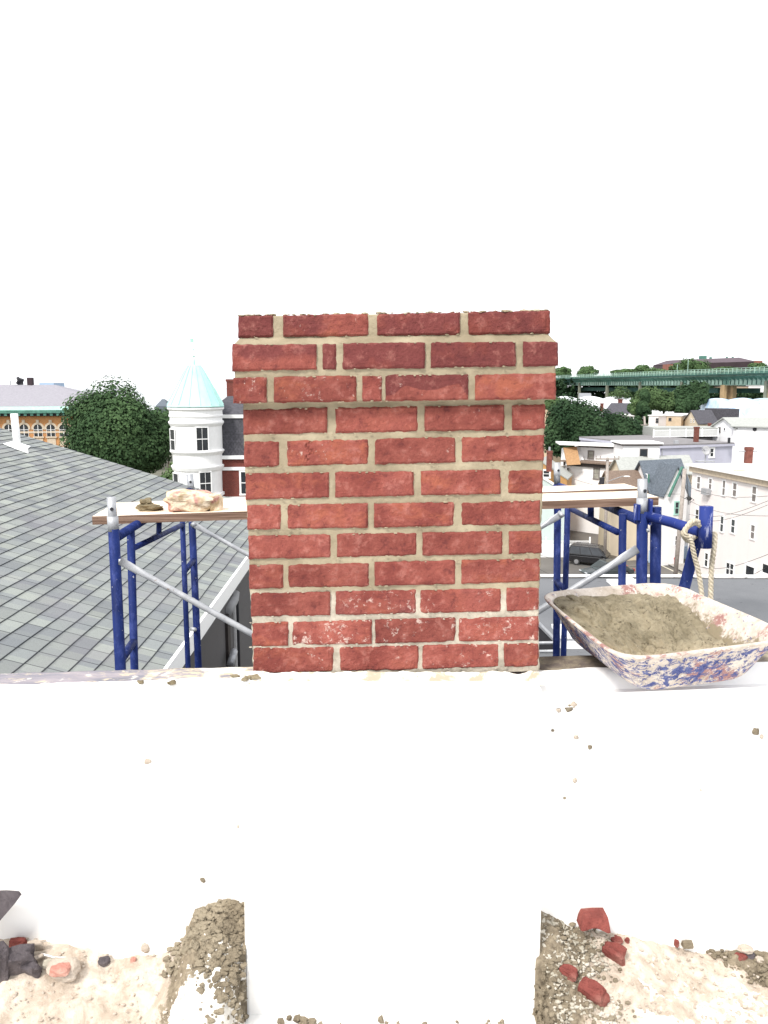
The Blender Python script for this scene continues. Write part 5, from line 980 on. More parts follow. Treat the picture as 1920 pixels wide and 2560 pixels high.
def arch(px, wm=1.55):
    u, zs_ = fO.uv(px, 1071); _, zb = fO.uv(px, 1091); r_ = wm / 2; n_ = 12
    def ring(rr, o, lo): return [fO.pt(u - rr, lo, o)] + [fO.pt(u - rr * math.cos(math.pi * k / n_), zs_ + rr * math.sin(math.pi * k / n_), o) for k in range(n_ + 1)] + [fO.pt(u + rr, lo, o)]
    m = MB(); a, b = ring(r_, .12, zb), ring(r_ + .38, .12, zs_ - .2); a[0] = fO.pt(u - r_, zs_ - .2, .12); a[-1] = fO.pt(u + r_, zs_ - .2, .12)
    k = len(a); m.add(a + b, [(i, i + k, i + 1 + k, i + 1) for i in range(k - 1)]); fO.quad(m, u - .25, u + .25, zs_ + r_ + .3, zs_ + r_ + .85, 0, .25); fO.quad(m, u - r_ - .2, u + r_ + .2, zb - .3, zb, 0, .2); sr = m.build('window', M['stone'], ob)
    g_ = MB(); g_.add(ring(r_, .03, zb), [tuple(range(k - 1, -1, -1))]); g_.build('pane', M['glass'], sr)
    m = MB(); fO.quad(m, u - .05, u + .05, zb, zs_ + r_ - .1, .03, .09); fO.quad(m, u - r_, u + r_, zs_ - .3, zs_ - .22, .03, .085); fO.quad(m, u - r_, u - r_ + .05, zb, zs_, .03, .09); fO.quad(m, u + r_ - .05, u + r_, zb, zs_, .03, .09); m.build('mullion', M['whitetrim'], sr)
    m = MB(); fO.quad(m, u - r_, u + r_, zb - 1.8, zb - .4, 0, .08); m.build('stone_panel', M['stone'], ob)
    fO.winm(u - r_, u + r_, zb - 4.6, zb - 2.1, 'wframe', 'glass', .12, True, True)
for px in (-15, 22, 60, 95, 127, 159, 190): arch(px)
m = MB(); u, zs_ = fO.uv(100, 1080); fO.quad(m, 0, LO, zs_ - .2, zs_ + .15, 0, .06); m.build('string_course', M['stone'], ob)
m = MB(); a = P(72, 944, 165); b = P(80, 960, 165); m.box(((a.x + b.x) / 2, 165, (a.z + b.z) / 2 - .5), (1.0, 1, a.z - b.z + 1)); m.build('chimney', M['farwall'], ob)
m = MB(); m.rock(P(48, 953, 165), (1.7, 1.2, 1.5), 5, 3, .5); m.tube(P(36, 960, 165), P(34, 915, 165), .04, 5); m.tube(P(53, 950, 165), P(52, 930, 165), .03, 5); m.tube(P(26, 962, 165), P(26, 952, 165), .06, 5); m.build('aerial_cluster', M['iron'], ob)
m = MB(); m.lathe((0, 0, 0), [(.02, 0), (.3, .05), (.55, .2), (.3, .08), (.02, .03)], 14); c = P(37, 951, 164); m.v = [tuple(c + Matrix.Rotation(R(80), 3, 'X') @ Vector(v)) for v in m.v]; m.build('white_dish', M['whitetrim'], ob)
m = MB(); a = P(98, 957, 900); b = P(136, 985, 900); m.hexa([(a.x, 900, 0), (b.x, 900, 0), (b.x, 930, 0), (a.x, 930, 0)], [(a.x, 900, a.z), (b.x, 900, a.z), (b.x, 930, a.z), (a.x, 930, a.z)]); o = m.build('far_tower_block', M['farblue'], origin=(a.x, 910, 0)); tag(o, 'distant pale blue tower block behind the lavender roof', 'building')
m = MB(); a = P(388, 998, 420); b = P(420, 1015, 420); c = (a + b) / 2; w_ = (b.x - a.x); m.hexa([(a.x, 420, 0), (b.x, 420, 0), (b.x, 432, 0), (a.x, 432, 0)], [(a.x, 420, b.z), (b.x, 420, b.z), (b.x, 432, b.z), (a.x, 432, b.z)]); m.add([(a.x, 420, b.z), (b.x, 420, b.z), (b.x, 432, b.z), (a.x, 432, b.z), (a.x + w_ * .3, 426, a.z), (a.x + w_ * .5, 426, a.z)], [(0, 1, 5, 4), (1, 2, 5), (2, 3, 4, 5), (3, 0, 4)]); o = m.build('far_roof_house', M['bluegreyroof'], origin=(c.x, 426, 0)); tag(o, 'distant blue grey roof between the big tree and the turret', 'building')
m = MB(); a = P(255, 971, 500); b = P(278, 985, 500); m.hexa([(a.x, 500, 0), (b.x, 500, 0), (b.x, 510, 0), (a.x, 510, 0)], [(a.x, 500, a.z), (b.x, 500, a.z), (b.x, 510, a.z), (a.x, 510, a.z)]); o = m.build('far_tower_block', M['tarpw'], origin=(a.x, 505, 0)); tag(o, 'distant pale grey block peeping above the big tree', 'building')
# ------------------------------------------------------------------ trees
def tree(name, label, px, py_c, D, w_px, h_px, leaf, n=9000, size=.34, seed=1, lobes=26, group=None, z0=0., dens=1., cat='tree', squash=None, shape=None):
    c = P(px, py_c, D); W = w_px / F * D / 2; Hh = h_px / F * D / 2; rg = np.random.default_rng(seed); root = empty(name, (c.x, D, z0), label, cat, group)
    ctr = []; 
    for k in range(lobes):
        d = rg.normal(size=3); d /= np.linalg.norm(d); d[1] *= .8
        if d[2] < -.5: d[2] *= .5
        q = .50 + .20 * rg.random(); wz = 1.
        if shape == 'cone': t = rg.random(); d = np.array([math.cos(k * 2.4) * (1 - t) * .75, math.sin(k * 2.4) * (1 - t) * .75, -1 + 2 * t]); q = 1.
        ctr.append((d[0] * W * q, d[1] * W * q, d[2] * Hh * q, (.36 + .16 * rg.random()) * min(W, Hh) * (1.0 if shape != 'cone' else .8)))
    ctr = np.array(ctr); 
    if shape != 'cone': ctr = np.vstack([ctr, [0, 0, 0, min(W, Hh) * .60]])
    wt = ctr[:, 3] ** 2; idx = rg.choice(len(ctr), size=n, p=wt / wt.sum()); dr = rg.normal(size=(n, 3)); dr /= np.linalg.norm(dr, axis=1)[:, None]
    rad = ctr[idx, 3] * (.52 + .52 * rg.random(n) ** .6) ; sxx = np.array([W / min(W, Hh) * .85 + .15, 1., Hh / min(W, Hh) * .85 + .15]) if shape != 'cone' else np.ones(3)
    pos = ctr[idx, :3] + dr * rad[:, None] * sxx
    nrm = dr * 1.1 + np.array([0, -.1, .35]) + rg.normal(size=(n, 3)) * .32; nrm /= np.linalg.norm(nrm, axis=1)[:, None]; aa = np.cross(nrm, rg.normal(size=(n, 3))); aa /= np.linalg.norm(aa, axis=1)[:, None]; bb_ = np.cross(nrm, aa)
    s_ = size * (.5 + .8 * rg.random(n))[:, None]; ce = pos + np.array([c.x - c.x, 0, c.z - z0]); v = np.stack([ce - aa * s_, ce - bb_ * s_ * .6, ce + aa * s_, ce + bb_ * s_ * .6], axis=1).reshape(-1, 3)
    me = bpy.data.meshes.new('crown'); me.vertices.add(4 * n); me.vertices.foreach_set('co', v.ravel()); me.loops.add(4 * n); me.loops.foreach_set('vertex_index', np.arange(4 * n)); me.polygons.add(n); me.polygons.foreach_set('loop_start', np.arange(n) * 4); me.update(calc_edges=True)
    lobec = rg.random(len(ctr))[idx]; col = np.clip(.65 * lobec ** 1.3 + .35 * rg.random(n), 0, 1); ca = me.color_attributes.new('brick', 'FLOAT_COLOR', 'POINT'); cc = np.repeat(col, 4); ca.data.foreach_set('color', np.stack([cc, cc, cc, np.ones_like(cc)], 1).astype(np.float32).ravel())
    me.materials.append(M[leaf]); o = bpy.data.objects.new('crown', me); C.objects.link(o); o.parent = root
    m = MB(); zc = c.z; tr_ = max(.12, W * .06); m.path([(c.x, D, z0), (c.x + W * .03, D, z0 + (zc - z0) * .5), (c.x, D, zc)], tr_, 8, r1=tr_ * .5)
    for k in range(min(8, len(ctr))): q = ctr[k]; m.path([(c.x, D, zc - Hh * .5), (c.x + q[0] * .5, D + q[1] * .5, zc + q[2] * .3 - Hh * .1), (c.x + q[0], D + q[1], zc + q[2])], tr_ * .35, 5, r1=.03)
    m.build('trunk', M['bark'], root); return root
tree('maple_tree', 'big round dark green tree between the orange building and the turret', 295, 1098, 74, 280, 262, 'leafd', 100000, .165, 1, 64)
tree('leafy_tree', 'bushy tree filling the gap behind the turret beside the big round tree', 418, 1090, 92, 90, 150, 'leafd', 20000, .18, 41, 24)
tree('leafy_tree', 'low bushy tree under the big round tree beside the shingle roof', 440, 1190, 70, 130, 90, 'leafm', 5000, .16, 2, 14)
tree('maple_tree', 'wide blackish green tree just right of the chimney', 1440, 1084, 122, 185, 185, 'leafb', 50000, .23, 3, 40)
tree('maple_tree', 'lower right shoulder tree beside the wide blackish one', 1545, 1098, 124, 130, 125, 'leafb', 28000, .23, 4, 26)
tree('broad_tree', 'bright green spreading tree below the bridge girder', 1660, 1000, 168, 170, 75, 'leafm', 18000, .28, 5, 24)
tree('broad_tree', 'dark dense tree standing in front of the bridge and tan block', 1710, 1025, 164, 72, 125, 'leafb', 16000, .28, 6, 20)
tree('broad_tree', 'dark bushy tree just left of the tan concrete pier', 1745, 985, 185, 60, 75, 'leafb', 4500, .32, 7, 14)
tree('conifer', 'narrow dark conifer behind the far utility pole', 1609, 1040, 152, 62, 115, 'leafb', 14000, .24, 8, 30, shape='cone')
tree('leafy_tree', 'small light green tree at the edge of the slate roof', 1590, 1020, 160, 40, 45, 'leafm', 2500, .26, 9, 10)
tree('leafy_tree', 'small tree above the wide dark tree at the chimney edge', 1385, 1008, 150, 70, 40, 'leafm', 3000, .26, 10, 10)
tree('bare_tree', 'thin brownish tree in front of the bridge shadow', 1552, 985, 240, 62, 40, 'leafm', 900, .25, 11, 10)
# hill and hillside trees
hm = MB(); hm.grid(lambda u, v: (60 + 700 * u, 400 + 500 * v, -1 + 34 * math.sin(math.pi * min(1, u * 1.0)) ** .8 * math.sin(math.pi * v) ** 1 * (.35 + .65 * sm(.12, .42, u))), 50, 20); hm.build('hill', M['hill'], smooth=True, kind='structure')
for i, (px, py, w_, h_, lab) in enumerate([(1408, 932, 46, 30, 'leftmost small round crown above the bridge rail'), (1466, 930, 60, 36, 'peaked crown above the bridge rail between two low ones'), (1560, 934, 80, 28, 'low flat crown above the middle of the bridge rail'), (1622, 930, 80, 42, 'rounded crown left of the hilltop building'), (1734, 918, 110, 56, 'largest crown in front of the hilltop building'), (1690, 930, 90, 30, 'low crown beneath the left end of the hilltop building'), (1905, 924, 80, 36, 'crown at the right frame edge above the bridge'), (1820, 926, 90, 18, 'low hedge like crown under the hilltop roof')]):
    tree('hillside_tree', lab, px, py, 400 + i * 6, w_, h_, 'leafh', 3200, .62, 20 + i, 14, 'trees on the hill behind the bridge', z0=2)
wd = MB()
rg = np.random.default_rng(5)
for k in range(15000):
    x = rg.uniform(55, 250); y = 330 + rg.uniform(0, 30) + (x - 55) * -.35; z = rg.uniform(6, 19.5); a = Vector(rg.normal(size=3)).normalized() * 1.1; b = a.cross(Vector(rg.normal(size=3))).normalized() * .8; p = Vector((x, y, z)); wd.v += [tuple(p - a), tuple(p - b), tuple(p + a), tuple(p + b)]; b0 = len(wd.v) - 4; wd.f.append((b0, b0 + 1, b0 + 2, b0 + 3))
wd.col = [(.1, .1, .1, 1)] * len(wd.v); o = wd.build('distant_woods', M['leafb'], kind='stuff'); tag(o, 'dark belt of woods seen beneath the bridge deck', 'woods')
hb = MB(); DH = 620; q = lambda x, y: P(x, y, DH); hz = q(1680, 925).z
a, b = q(1665, 912), q(1902, 912); hb.hexa([(q(1678, 0).x, DH, 0), (q(1888, 0).x, DH, 0), (q(1888, 0).x, DH + 40, 0), (q(1678, 0).x, DH + 40, 0)], [(q(1678, 908).x, DH, q(1700, 909).z), (q(1888, 903).x, DH, q(1700, 904).z), (q(1888, 903).x, DH + 40, q(1700, 904).z), (q(1678, 908).x, DH + 40, q(1700, 909).z)])
hbo = hb.build('hilltop_building', M['farwall'], origin=(q(1780, 900).x, DH, 0)); tag(hbo, 'long dark hilltop building with hipped purple brown roof', 'building')
m = MB(); bz = q(1700, 908).z; m.add([q(1676, 910), q(1890, 903.5), q(1890, 903.5) + Vector((0, 40, 0)), q(1676, 910) + Vector((0, 40, 0)), q(1697, 899) + Vector((0, 14, 0)), q(1868, 892) + Vector((0, 14, 0)), q(1868, 892) + Vector((0, 26, 0)), q(1697, 899) + Vector((0, 26, 0))], [(0, 1, 5, 4), (1, 2, 6, 5), (2, 3, 7, 6), (3, 0, 4, 7), (4, 5, 6, 7)]); m.build('roof', M['farroof'], hbo)
m = MB()
for (x0, x1, y0, y1) in ((1664, 1679, 911, 925), (1884, 1902, 902, 915)): a, b = q(x0, y1), q(x1, y0); m.box(((a.x + b.x) / 2, DH + 2, b.z / 2), (b.x - a.x, 10, b.z))
m.build('end_wing', M['farred'], hbo)
m = MB()
for x, y, s_ in ((1783, 889, 4.5), (1803, 892, 1.5), (1845, 891, 1.2), (1860, 891, 1.2)): p = q(x, y); m.box((p.x, DH + 20, p.z - 1), (s_, s_, 3))
m.build('roof_turret', M['copper'], hbo)
# ------------------------------------------------------------------ viaduct
V0, V1 = Vector((72.5, 365, 0)), Vector((96, 112, 0)); vd = (V1 - V0).normalized(); vn = Vector((vd.y, -vd.x, 0)); vn = vn if vn.x < 0 else -vn; LV = (V1 - V0).length
via = empty('viaduct', ((V0.x + V1.x) / 2, (V0.y + V1.y) / 2, 0), 'green steel viaduct crossing the background right of the chimney', 'bridge')
def vq(m, s0, s1, z0_, z1_, o0, o1): m.hexa([V0 + vd * s0 + vn * o0 + Vector((0, 0, z0_)), V0 + vd * s1 + vn * o0 + Vector((0, 0, z0_)), V0 + vd * s1 + vn * o1 + Vector((0, 0, z0_)), V0 + vd * s0 + vn * o1 + Vector((0, 0, z0_))], [V0 + vd * s0 + vn * o0 + Vector((0, 0, z1_)), V0 + vd * s1 + vn * o0 + Vector((0, 0, z1_)), V0 + vd * s1 + vn * o1 + Vector((0, 0, z1_)), V0 + vd * s0 + vn * o1 + Vector((0, 0, z1_))])
ZV = 17.25
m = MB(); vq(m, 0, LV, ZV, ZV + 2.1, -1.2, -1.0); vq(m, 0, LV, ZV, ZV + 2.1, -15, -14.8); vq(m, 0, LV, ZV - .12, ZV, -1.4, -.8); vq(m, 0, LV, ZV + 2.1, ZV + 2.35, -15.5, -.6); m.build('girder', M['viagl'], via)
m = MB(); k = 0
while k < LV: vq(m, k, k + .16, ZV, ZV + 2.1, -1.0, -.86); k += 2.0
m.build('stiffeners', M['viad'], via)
m = MB(); k = 0
while k < LV:
    a = V0 + vd * k + Vector((0, 0, ZV)); m.add([a - vn * 1.0 + Vector((0, 0, 2.1)), a + vn * .9 + Vector((0, 0, 2.1)), a - vn * 1.0 + Vector((0, 0, .9)), a - vn * 1.0 + vd * .2 + Vector((0, 0, 2.1)), a + vn * .9 + vd * .2 + Vector((0, 0, 2.1)), a - vn * 1.0 + vd * .2 + Vector((0, 0, .9))], [(0, 1, 2), (3, 5, 4), (1, 4, 5, 2), (0, 3, 4, 1)]); k += 2.0
m.build('deck_brackets', M['viag'], via)
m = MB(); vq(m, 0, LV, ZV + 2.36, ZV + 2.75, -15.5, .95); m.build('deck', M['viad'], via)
m = MB(); k = 0
for z_ in (3.2, 3.6, 4.0): vq(m, 0, LV, ZV + z_, ZV + z_ + .11, .80, .90); vq(m, 0, LV, ZV + z_, ZV + z_ + .11, -15.4, -15.3)
while k < LV: vq(m, k, k + .14, ZV + 2.75, ZV + 4.1, .78, .92); k += 2.0
m.build('railing', M['viagl'], via)
m = MB(); vq(m, 0, LV, ZV + 2.76, ZV + 3.3, .6, .74); m.build('kerb_panel', M['viag'], via)
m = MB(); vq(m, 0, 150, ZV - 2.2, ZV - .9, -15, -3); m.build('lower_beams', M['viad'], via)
def s_at(px):
    best = min(range(0, int(LV * 2)), key=lambda i: abs(((V0 + vd * (i / 2)).x / (V0 + vd * (i / 2)).y) - (px - 960) / F / math.cos(PITCH))); return best / 2
for px, w_, mt in ((1372, 1.2, 'pierg'), (1431, 1.2, 'pierg'), (1499, 1.4, 'pierg'), (1578, 1.2, 'pierg'), (1680, 1.2, 'pierg'), (1780, 2.0, 'pierc'), (1884, 1.1, 'pierg'), (1896, 1.3, 'pierc')):
    s_ = s_at(px)
    m = MB(); vq(m, s_ - w_ / 2, s_ + w_ / 2, 0, ZV + (.9 if mt == 'pierg' and w_ < 1.3 else -.05), -1.25, -.7 + w_ * .1); 
    if mt == 'pierc': vq(m, s_ - w_ / 2 + .2, s_ + w_ / 2 + 1.2, 0, ZV - .05, -3.2, -2.2)
    m.build('pier_column', M[mt], via)
    m = MB(); vq(m, s_ - .7, s_ + 2.3, ZV + .0, ZV + 2.0, -1.45, -.97) if w_ > 1.3 else vq(m, s_ + .8, s_ + 2.4, ZV + .2, ZV + 2.0, -1.45, -.95); m.build('bearing_box', M['viag'], via)
for px, yt in ((1704, 899), (1678, 911), (1499, 925)):
    s_ = s_at(px); a = V0 + vd * s_ + vn * .6 + Vector((0, 0, ZV + 2.7)); pt = P(px, yt, a.y); m = MB(); m.tube(a, (a.x, a.y, pt.z), .09, 6); m.build('lamp_mast', M['viagl'], via)
# tarpaulin covered mounds
def mound(px0, px1, D, ytop, mat, label, dep, nlob, seed):
    a, b = P(px0, ytop, D), P(px1, ytop, D); zt = a.z; m = MB(); L = b.x - a.x
    def fn(u, v):
        x = a.x + L * u; ph = u * nlob; sc_ = abs(math.sin(math.pi * ph)) ** .35; e_ = min(1, min(u, 1 - u) * 14) ** .5
        hgt = zt * e_ * (math.sin(math.pi * min(1, v * 1.0)) ** .45) * (.93 + .07 * sc_) + .25 * N.noise(Vector((x * .25, v * 4, seed))); return (x, D - dep * .3 + dep * v, max(-.1, hgt))
    m.grid(fn, 220, 26); o = m.build('tarpaulin_mound', M[mat], origin=(a.x, D, 0), smooth=True); tag(o, label, 'covered salt pile', 'tarpaulin covered piles below the bridge'); return o
mound(1330, 1772, 238, 992, 'tarpw', 'long white tarpaulin covered mound left of the tan pier', 26, 7, 1)
mound(1786, 2040, 176, 996, 'tarpb', 'pale blue tarpaulin covered mound right of the tan pier', 30, 4, 2)
mound(1752, 1772, 232, 1000, 'tarpb', 'small blue tarpaulin end showing beside the dark bushy tree', 20, 1, 3)
m = MB(); a, b = P(1785, 1034, 150), P(1846, 1022, 150); m.box(((a.x + b.x) / 2, 152, b.z / 2), (b.x - a.x, 5, b.z)); o = m.build('dark_shed', M['slateroof'], origin=(a.x, 152, 0)); tag(o, 'dark flat shed roof right of the steep slate roof', 'building')
hp_, _, _, _, _ = house('small_white_house', 'small white gable house framed under the bridge girder', xy(1742, 262), xy(1764, 262), 8, zz(1750, 970, 262), zz(1750, 957, 262), kind='across', wall='whitewall', roof='paleroof', over=.1)
hp2, _, _, _, _ = house('brown_hall', 'long dusty brown hall behind the bridge piers', xy(1812, 300), xy(1882, 300), 12, zz(1840, 966, 300), wall='tanwall', roof='farroof')
hp3, _, _, _, _ = house('white_hall', 'white hall at the right frame edge behind the bridge piers', xy(1902, 290), xy(1990, 290), 12, zz(1920, 962, 290), wall='whitewall', roof='whiteroof')
m = MB()
rg = np.random.default_rng(9)
for k in range(3500):
    x = rg.uniform(P(1786, 980, 250).x, P(1990, 980, 250).x); z = rg.uniform(8, 14.6); y = 250 + rg.uniform(-3, 3); a = Vector(rg.normal(size=3)).normalized() * .8; b = a.cross(Vector(rg.normal(size=3))).normalized() * .6; p = Vector((x, y, z)); m.v += [tuple(p - a), tuple(p - b), tuple(p + a), tuple(p + b)]; b0 = len(m.v) - 4; m.f.append((b0, b0 + 1, b0 + 2, b0 + 3))
m.col = [(.2, .2, .2, 1)] * len(m.v); o = m.build('distant_hedge', M['leafb'], kind='stuff'); tag(o, 'dark hedge belt above the blue tarpaulin', 'hedge')
# vehicles on the approach road behind the white mound
m = MB(); a = P(1462, 991, 262); m.box((a.x, 262, a.z - .2), (3.6, 2, 2.2)); m.box((a.x, 262, a.z + .95), (3.3, 1.9, .2)); o = m.build('parked_van', M['galv'], origin=(a.x, 262, a.z - 1.3)); tag(o, 'grey van parked below the bridge between two piers', 'van')
# ------------------------------------------------------------------ poles and wires
def pole(px_t, py_t, px_b, D, r_, label, arms=()):
    t = P(px_t, py_t, D); bx = P(px_b, 1400, D).x; root = empty('utility_pole', (bx, D, 0), label, 'utility pole'); m = MB(); m.tube((bx, D, 0), t, r_ * 1.15, 10, r1=r_); m.build('shaft', M['polewood'], root, smooth=True)
    for (y, x0, x1) in arms:
        a, b = P(x0, y, D - .15), P(x1, y + 1, D - .15); m = MB(); m.box((a + b) / 2, ((b - a).length, .12, .13)); 
        for k in (.02, .2, .8, .98): p = a.lerp(b, k); m.tube(p + Vector((0, 0, .06)), p + Vector((0, 0, .28)), .05, 6)
        m.build('crossarm', M['polewood'], root)
    return root, t
p1, t1 = pole(1519, 1144, 1512, 74, .13, 'grey utility pole with crossarm in front of the white and tan house', [(1147, 1489, 1548)])
m = MB(); c = P(1505, 1203, 73.7); m.tube(c + Vector((0, 0, -.35)), c + Vector((0, 0, .35)), .24, 12); m.build('transformer', M['iron'], p1)
m = MB(); m.path([P(1514, 1206, 74), P(1535, 1198, 73.5), P(1558, 1190, 73)], .04, 6); m.build('lamp_arm', M['galv'], p1); m = MB(); c = P(1567, 1191, 73); m.rock(c, (.62, .25, .13), 2, 2, .05); m.build('lamp_head', M['whitetrim'], p1)
p2, t2 = pole(1712, 1172, 1690, 67, .16, 'tall leaning utility pole in front of the off white block')
m = MB()
for (x0, y0, x1, y1) in ((1716, 1185, 1722, 1262), (1722, 1186, 1728, 1210)): m.tube(P(x0, y0, 70), P(x1, y1, 70), .03, 5)
m.path([P(1706, 1250, 70), P(1722, 1240, 69.6), P(1735, 1250, 69.4), P(1726, 1256, 69.6)], .03, 5); m.rock(P(1724, 1246, 69.7), (.5, .3, .35), 4, 2, .4); m.build('cable_gear', M['wire'], p2)
p3, t3 = pole(1611, 1041, 1611, 138, .16, 'distant utility pole before the dark conifer', [(1062, 1594, 1622)])
p4, t4 = pole(1506, 1285, 1505, 84, .12, 'thin pinkish pole standing in the street behind the black car')
p5, t5 = pole(1777, 1062, 1777, 128, .1, 'slim pole beside the dark roof house', [(1066, 1770, 1786)])
WI = [((1700, 1240), (1920, 1290), 66, 48, 'upper cable sagging from the leaning pole across the off white block'), ((1722, 1298), (1920, 1262), 66, 46, 'cable rising to the right over the middle windows'), ((1722, 1286), (1920, 1252), 66, 46, 'second cable rising to the right over the middle windows'), ((1728, 1412), (1920, 1386), 60, 40, 'cable low over the off white block'), ((1780, 1442), (1920, 1416), 52, 38, 'lowest cable across the ground floor windows'), ((1435, 1198), (1700, 1235), 76, 70, 'cable from the crossarm pole to the leaning pole'), ((1340, 1385), (1640, 1413), 60, 52, 'dark cable in front of the parked cars'), ((1340, 1418), (1470, 1440), 62, 60, 'short cable near the flat roof edge'), ((1705, 1210), (1920, 1240), 68, 50, 'thin cable under the cornice of the off white block')]
for (a, b, Da, Db, lab) in WI:
    A_, B_ = P(*a, Da), P(*b, Db); m = MB(); m.path([A_.lerp(B_, k / 14) - Vector((0, 0, .5 * math.sin(math.pi * k / 14))) for k in range(15)], .014, 4); o = m.build('overhead_cable', M['wire'], origin=A_); tag(o, lab, 'cable', 'overhead cables along the street')
# ------------------------------------------------------------------ cars
def car(label, loc, rz, L, W, Hc, paint, suv=False):
    root = empty('parked_car', loc, label, 'car', 'cars parked along the street', rz); m = MB(); g0 = .28; belt = Hc * .56; hw = W / 2
    st = [(-.5, g0 + .15, belt * .80, .80), (-.485, g0, belt * .92, .92), (-.40, g0 - .04, belt * 1.0, .98), (-.2, g0 - .06, belt, 1.), (.15, g0 - .06, belt, 1.), (.30, g0 - .04, belt * .93, .98), (.44, g0, belt * .80, .92), (.49, g0 + .08, belt * .66, .84), (.5, g0 + .16, belt * .58, .78)]
    if suv: st[0] = (-.5, g0 + .1, belt * .98, .90); st[1] = (-.495, g0, belt, .95)
    n = 10; vs = []
    for (x, zb, zt, w_) in st:
        for k in range(n): an = 2 * math.pi * (k + .5) / n; e = .35; cx_, sx_ = math.cos(an), math.sin(an); vs.append((x * L, hw * w_ * math.copysign(abs(cx_) ** e, cx_), (zb + zt) / 2 + (zt - zb) / 2 * math.copysign(abs(sx_) ** e, sx_)))
    m.add(vs, [(i * n + k, i * n + (k + 1) % n, (i + 1) * n + (k + 1) % n, (i + 1) * n + k) for i in range(len(st) - 1) for k in range(n)] + [tuple(range(n)), tuple((len(st) - 1) * n + k for k in range(n))])
    xb0, xb1, xt0, xt1 = ((-.49, .26, -.45, .10) if suv else (-.40, .26, -.22, .08)); wb, wt_ = hw * .93, hw * .74; zb, zt = belt - .03, Hc
    B_ = [(xb0 * L, -wb, zb), (xb1 * L, -wb, zb), (xb1 * L, wb, zb), (xb0 * L, wb, zb)]; T_ = [(xt0 * L, -wt_, zt), (xt1 * L, -wt_, zt), (xt1 * L, wt_, zt), (xt0 * L, wt_, zt)]
    m.hexa(B_, T_); bo = m.build('body', paint, root, local=True, smooth=False); bvm = bo.modifiers.new('bevel', 'BEVEL'); bvm.width = .06; bvm.segments = 3; bvm.limit_method = 'ANGLE'
    def lp(i, j, s_, t): b0 = Vector(B_[i]).lerp(Vector(B_[j]), s_); t0 = Vector(T_[i]).lerp(Vector(T_[j]), s_); return b0.lerp(t0, t)
    for (i, j, segs) in ((0, 1, ((.05, .32), (.35, .63), (.66, .93))), (3, 2, ((.05, .32), (.35, .63), (.66, .93))), (1, 2, ((.06, .94),)), (0, 3, ((.08, .92),))):
        q_ = MB()
        for (s0, s1) in segs:
            c = [lp(i, j, s0, .12), lp(i, j, s1, .12), lp(i, j, s1, .88), lp(i, j, s0, .88)]; nr_ = (c[1] - c[0]).cross(c[3] - c[0]).normalized(); ctr = Vector((0, 0, (zb + zt) / 2)); nr_ = nr_ if nr_.dot(c[0] - ctr) > 0 else -nr_; q_.add([v + nr_ * .012 for v in c], [(0, 1, 2, 3)])
        q_.build('side_glass' if len(segs) > 1 else ('windscreen' if i == 1 else 'rear_window'), M['glass'], root, local=True)
    for sx_ in (-.31, .31):
        for sy in (-1, 1):
            q_ = MB(); r_ = .36 if suv else .31; q_.tube((sx_ * L, sy * (hw - .2), r_), (sx_ * L, sy * (hw + .01), r_), r_, 20); wh = q_.build('wheel', M['tyre'], root, local=True); q_ = MB(); q_.tube((sx_ * L, sy * (hw - .1), r_), (sx_ * L, sy * (hw + .02), r_), r_ * .6, 12); q_.build('rim', M['rim'], wh, local=True)
    for sy in (-1, 1):
        q_ = MB(); q_.box((.488 * L, sy * hw * .62, belt * .62), (.08, .38, .14)); q_.build('headlight', M['lamp'], root, local=True); q_ = MB(); q_.box((-.492 * L, sy * hw * .72, belt * .78), (.08, .32, .22)); q_.build('tail_light', M['red'], root, local=True)
        q_ = MB(); q_.box((.17 * L, sy * (hw + .06), belt + .05), (.1, .16, .12)); q_.build('mirror', paint, root, local=True)
    if suv:
        for sy in (-1, 1): q_ = MB(); q_.tube((-.4 * L, sy * hw * .6, Hc + .07), (.05 * L, sy * hw * .6, Hc + .07), .025, 6); q_.build('roof_rail', M['iron'], root, local=True)
    return root
g = G(1487, 1412); car('black sport utility car parked beside the white fence', (g.x, g.y, 0), R(-28), 5.0, 1.95, 1.85, M['carblack'], True)
g = G(1516, 1440); car('dark grey sedan parked nearest, behind the metal brace', (g.x, g.y, 0), R(192), 4.7, 1.8, 1.42, M['cargreen'])
g = G(1578, 1334); car('silver grey car at the house corner seen between two blue posts', (g.x + 1.2, g.y, 0), R(15), 4.5, 1.8, 1.45, M['carsilver'])
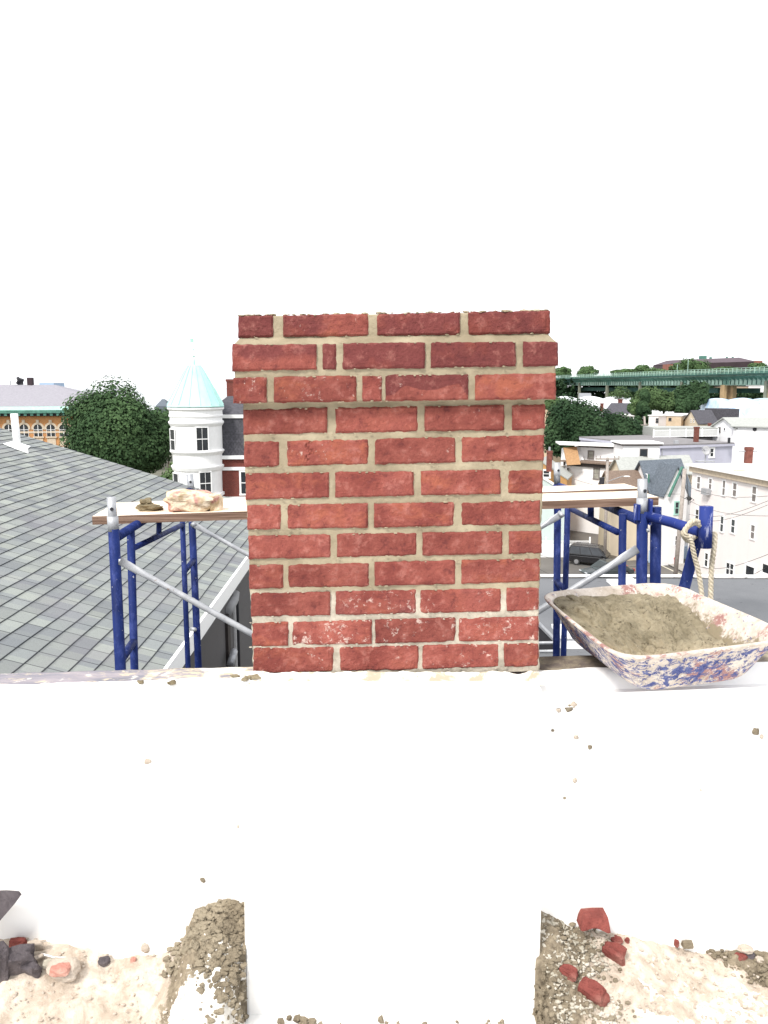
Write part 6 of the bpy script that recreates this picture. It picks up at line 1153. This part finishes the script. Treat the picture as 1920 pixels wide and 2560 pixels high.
g = G(1598, 1366); car('black car mostly hidden behind the near right blue post', (g.x + 1.4, g.y, 0), R(20), 4.6, 1.8, 1.45, M['carblack'])
# fire hydrant like red box at the block corner
g = G(1687, 1412); m = MB(); m.lathe((g.x, g.y, 0), [(.22, 0), (.22, .08), (.15, .1), (.15, .55), (.2, .58), (.2, .63), (.14, .75), (.04, .82)], 14); m.tube((g.x - .24, g.y, .42), (g.x + .24, g.y, .42), .07, 8); o = m.build('fire_hydrant', M['red'], origin=(g.x, g.y, 0), smooth=True); tag(o, 'red fire hydrant at the foot of the leaning pole', 'hydrant')
# items on the lower flat roof
gr_ = empty('roof_stair_railing', (G(1366, 1630, ZR).x, G(1366, 1630, ZR).y, ZR), 'dark metal stair railing on the flat roof beside the chimney foot', 'railing'); gy = G(1366, 1632, ZR).y; m = MB()
for k in range(16):
    px = 1340 + k * 3.1; ptop = P(px, 1552 + (px - 1340) * 1.02, gy); pb = P(px, 1628, gy); m.tube(ptop, pb, .008, 5) if ptop.z > pb.z else None
m.build('baluster', M['iron'], gr_); m = MB(); m.tube(P(1335, 1547, gy), P(1386, 1599, gy), .02, 6); m.tube(P(1335, 1607, gy), P(1386, 1606, gy), .016, 6); m.tube(P(1335, 1628, gy), P(1386, 1627, gy), .016, 6); m.tube(P(1386, 1599, gy), P(1386, 1628, gy), .016, 6); m.build('handrail', M['galv'], gr_)
g = G(1430, 1622, ZR); m = MB(); m.box((g.x, g.y + .15, ZR + .05), (.20, .3, .1)); m.box((g.x, g.y + .15, ZR + .115), (.24, .34, .03)); o = m.build('roof_hatch', M['whitetrim'], origin=(g.x, g.y + .15, ZR)); tag(o, 'low white roof hatch behind the pan on the flat roof', 'hatch')
g = G(1560, 1460, ZR); m = MB(); m.box((g.x, g.y, ZR + .02), (.36, .2, .03)); m.box((g.x + .05, g.y + .03, ZR + .05), (.12, .14, .03)); o = m.build('white_board', M['whitetrim'], origin=(g.x, g.y, ZR)); tag(o, 'white board lying on the flat roof behind the pan rim', 'board')
bpy.context.view_layer.update()
print('OBJ', len(bpy.data.objects))
